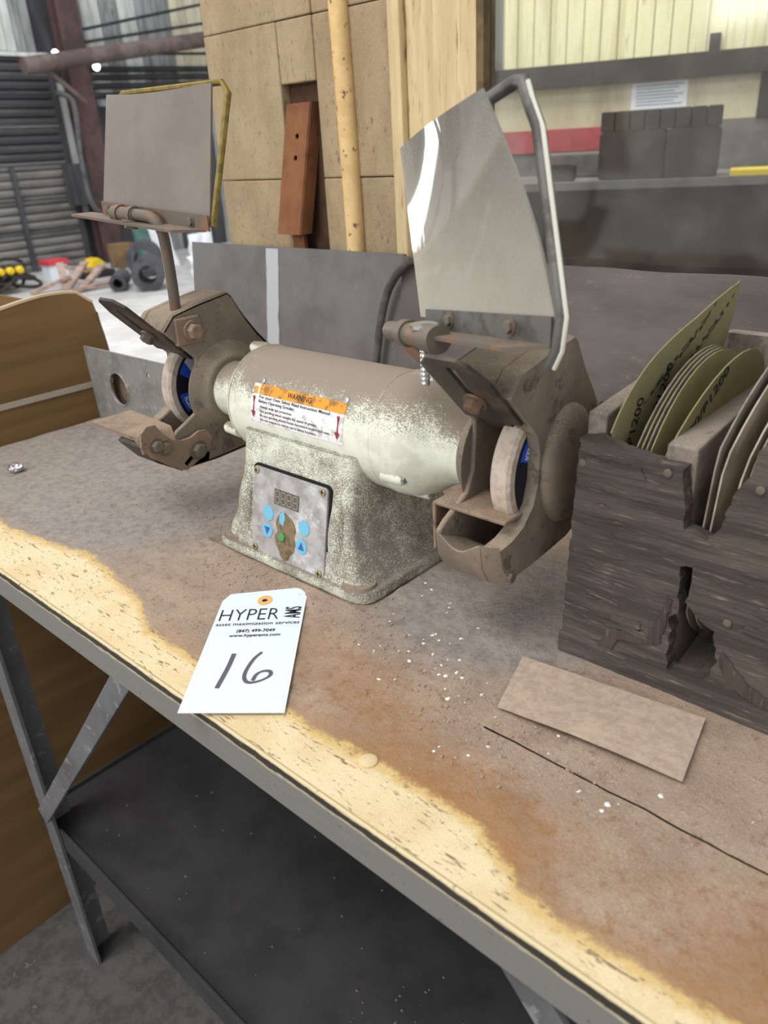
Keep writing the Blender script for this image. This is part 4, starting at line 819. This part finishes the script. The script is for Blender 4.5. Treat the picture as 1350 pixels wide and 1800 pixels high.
for (y, z, lab) in ((5.98, 1.80, 'small bright lamp at the head of the roll up door'), (6.55, 1.66, 'small bright lamp right of the steel column')):
    e = empty('work_lamp', (-11.3, y, z-.06), lab, 'lamp'); MB().lathe([(-.05, .015), (-.03, .038), (.0, .05), (.03, .038), (.05, .015)], (-11.3, y, z), (1, 0, 0), 14).build('bulb', 'lamp_glow', e, smooth=True)  # glowing balls stand in for daylight gaps in the wall; the stem is added
    MB().lathe([(-.12, .03), (-.05, .03)], (-11.3, y, z), (1, 0, 0), 10).build('socket', 'pipe_black', e)
# junk on the far floor
mat('cable_black', (40, 38, 38), (58, 54, 52), 8, rough=.8, bump=0); flat('plastic_yellow', (232, 196, 40), .5); flat('plastic_white', (236, 240, 246), .6); flat('lid_red', (206, 70, 80), .6); mat('plank_pink', (176, 152, 140), (146, 122, 112), 6, rough=.9, bump=0); mat('teal', (96, 132, 124), (76, 108, 102), 5, rough=.6, bump=0); mat('rubber', (84, 84, 88), (66, 66, 70), 6, rough=.7, bump=0); mat('crate_brown', (140, 112, 84), (118, 92, 70), 6, rough=.9, bump=0); flat('tarp_white', (232, 236, 240), .7)
o = MB()
for i in range(26):
    c = Vector((-10.3+random.uniform(-.35, .35), 4.10+random.uniform(-.45, .22), -.86+random.uniform(-.03, .14))); r = random.uniform(.1, .26); t = random.uniform(0, 3); nrm = Vector((random.uniform(-.6, .6), random.uniform(-.6, .6), 1)).normalized(); a = nrm.orthogonal().normalized(); b = nrm.cross(a)
    o.tube([c+a*r*math.cos(t+k*.5)+b*r*math.sin(t+k*.5) for k in range(13)], .022, 6)
for v in o.v: v.z = max(v.z, -.948)
tag(o.build('cable_heap', 'cable_black', smooth=True), 'tangled heap of black cables on the far floor', 'cables', kind='stuff')
for i in range(3):
    tag(place(MB().lathe([(-.05, .03), (-.02, .05), (.03, .05), (.05, .03)], (-10.05, 4.02+.12*i, -.70), (1, .2, .1), 12).build('yellow_reel', 'plastic_yellow', smooth=True)), ['left', 'middle', 'right'][i]+' yellow reel on the black cable heap', 'reel')
bn = empty('bin', (-10.3, 4.83, -.95), 'white bin with a red rim among the far junk', 'bin')
MB().prism([(-10.42, 4.71), (-10.18, 4.71), (-10.18, 4.95), (-10.42, 4.95)], 'z', -.95, -.70).build('body', 'plastic_white', bn, bevel=.01); MB().box(-10.44, -10.16, 4.69, 4.97, -.72, -.66).build('rim', 'lid_red', bn)
PL_ = [((-9.6, 4.15, -.93), (-9.5, 4.62, -.80)), ((-9.9, 4.72, -.72), (-9.7, 5.1, -.80)), ((-9.3, 4.45, -.92), (-9.8, 5.0, -.70)), ((-9.2, 4.6, -.92), (-9.6, 5.12, -.74)), ((-9.4, 4.5, -.92), (-9.9, 4.72, -.68)), ((-9.1, 4.3, -.92), (-9.2, 5.0, -.90))]
lab = ['pinkish timber offcut lying lowest and leftmost in the pile', 'pinkish timber offcut lying highest in the pile', 'pinkish timber offcut crossing the middle of the pile', 'rightmost leaning pinkish timber offcut in the pile', 'steep short pinkish timber offcut beside the white bin', 'pinkish timber offcut lying flat nearest the camera']
for (a, b), l in zip(PL_, lab):
    a, b = Vector(a), Vector(b); d = (b-a).normalized(); u = d.cross(Vector((0, 0, 1))).normalized(); v = u.cross(d)
    tag(place(MB().add([p+u*s_*.045+v*t_*.018 for p in (a, b) for s_ in (-1, 1) for t_ in (-1, 1)], [(0, 1, 3, 2), (4, 6, 7, 5), (0, 4, 5, 1), (2, 3, 7, 6), (0, 2, 6, 4), (1, 5, 7, 3)]).build('timber_offcut', 'plank_pink')), l, 'timber', 'timber offcuts on the far floor')
ym = empty('yellow_tool', (-10.2, 5.3, -.95), 'yellow power tool case on a black base by the far column', 'tool')
MB().box(-10.35, -10.05, 5.1, 5.55, -.95, -.86).build('base', 'cable_black', ym, bevel=.01); MB().prism([(5.14, -.86), (5.42, -.86), (5.44, -.76), (5.36, -.70), (5.28, -.71), (5.24, -.78), (5.14, -.80)], 'x', -10.3, -10.1).build('body', 'plastic_yellow', ym, bevel=.01)
def roll(x, y, r, L, lab):
    e = empty('pipe_roll', (x, y, -.95), lab, 'roll', 'pipe rolls on the far floor'); ax = Vector((.75, -.55, 0)).normalized()
    MB().lathe([(0, r*.55), (0, r), (L, r), (L, r*.55)], Vector((x, y, -.95+r))-ax*L*.5, ax, 28, True).build('shell', 'rubber', e, smooth=50)
roll(-8.5, 5.12, .19, .5, 'nearest large grey pipe roll with an open end'); roll(-9.6, 5.75, .22, .45, 'grey pipe roll standing behind the nearest one'); roll(-8.9, 4.95, .10, .6, 'thin grey pipe roll lying left of the large one')
tag(place(MB().lathe([(0, .2), (.05, .21), (.3, .20), (.55, .21), (.6, .2)], (-10.6, 6.46, -.95), (0, 0, 1), 24).build('teal_drum', 'teal', smooth=True)), 'teal drum standing under the left shield far away', 'drum')
tag(place(MB().box(-10.9, -10.6, 5.95, 6.22, -.95, -.62).build('brown_crate', 'crate_brown', bevel=.01)), 'brown wooden crate left of the teal drum', 'crate')
for (x, y, w_, h_, t, l) in ((-9.95, 6.35, .32, 1.05, .16, 'tall folded white tarp standing behind the shield rod'), (-8.8, 6.12, .42, .50, -.10, 'upper white sheet draped beside the steel sheet'), (-8.4, 5.92, .36, .28, .06, 'lower white sheet slumped on the far floor')):
    def f(u, v, x=x, y=y, w_=w_, h_=h_, t=t): return (x-.1*v+.04*noise.noise(Vector((u*4, v*4, x))), y-w_/2+w_*u*(1-.2*v)-t*v+.03*noise.noise(Vector((u*5, v*5, y))), -.945+h_*v)
    tag(place(MB().sheet(f, 10, 14, .02).build('white_tarp', 'tarp_white', smooth=60)), l, 'tarp', 'white tarps on the far floor')

# grit on the lower shelf
o = MB(); random.seed(5)
for i in range(160):
    x, y = (random.gauss(-.42, .05), random.gauss(.42, .035)) if i < 90 else (random.uniform(-1.15, .1), random.uniform(.33, .9))
    q = random.uniform(.0008, .0032); z = -.606; a0 = random.uniform(0, 6)
    o.add([(x+q*math.cos(a0+k*1.57), y+q*math.sin(a0+k*1.57), z) for k in range(4)]+[(x, y, z+q)], [(0, 1, 4), (1, 2, 4), (2, 3, 4), (3, 0, 4), (0, 3, 2, 1)])
mat('grit', (104, 101, 98), (84, 82, 80), 100, rough=.9)
tag(o.build('shelf_grit', 'grit'), 'pale grit scattered on the black lower shelf', 'debris', kind='stuff')
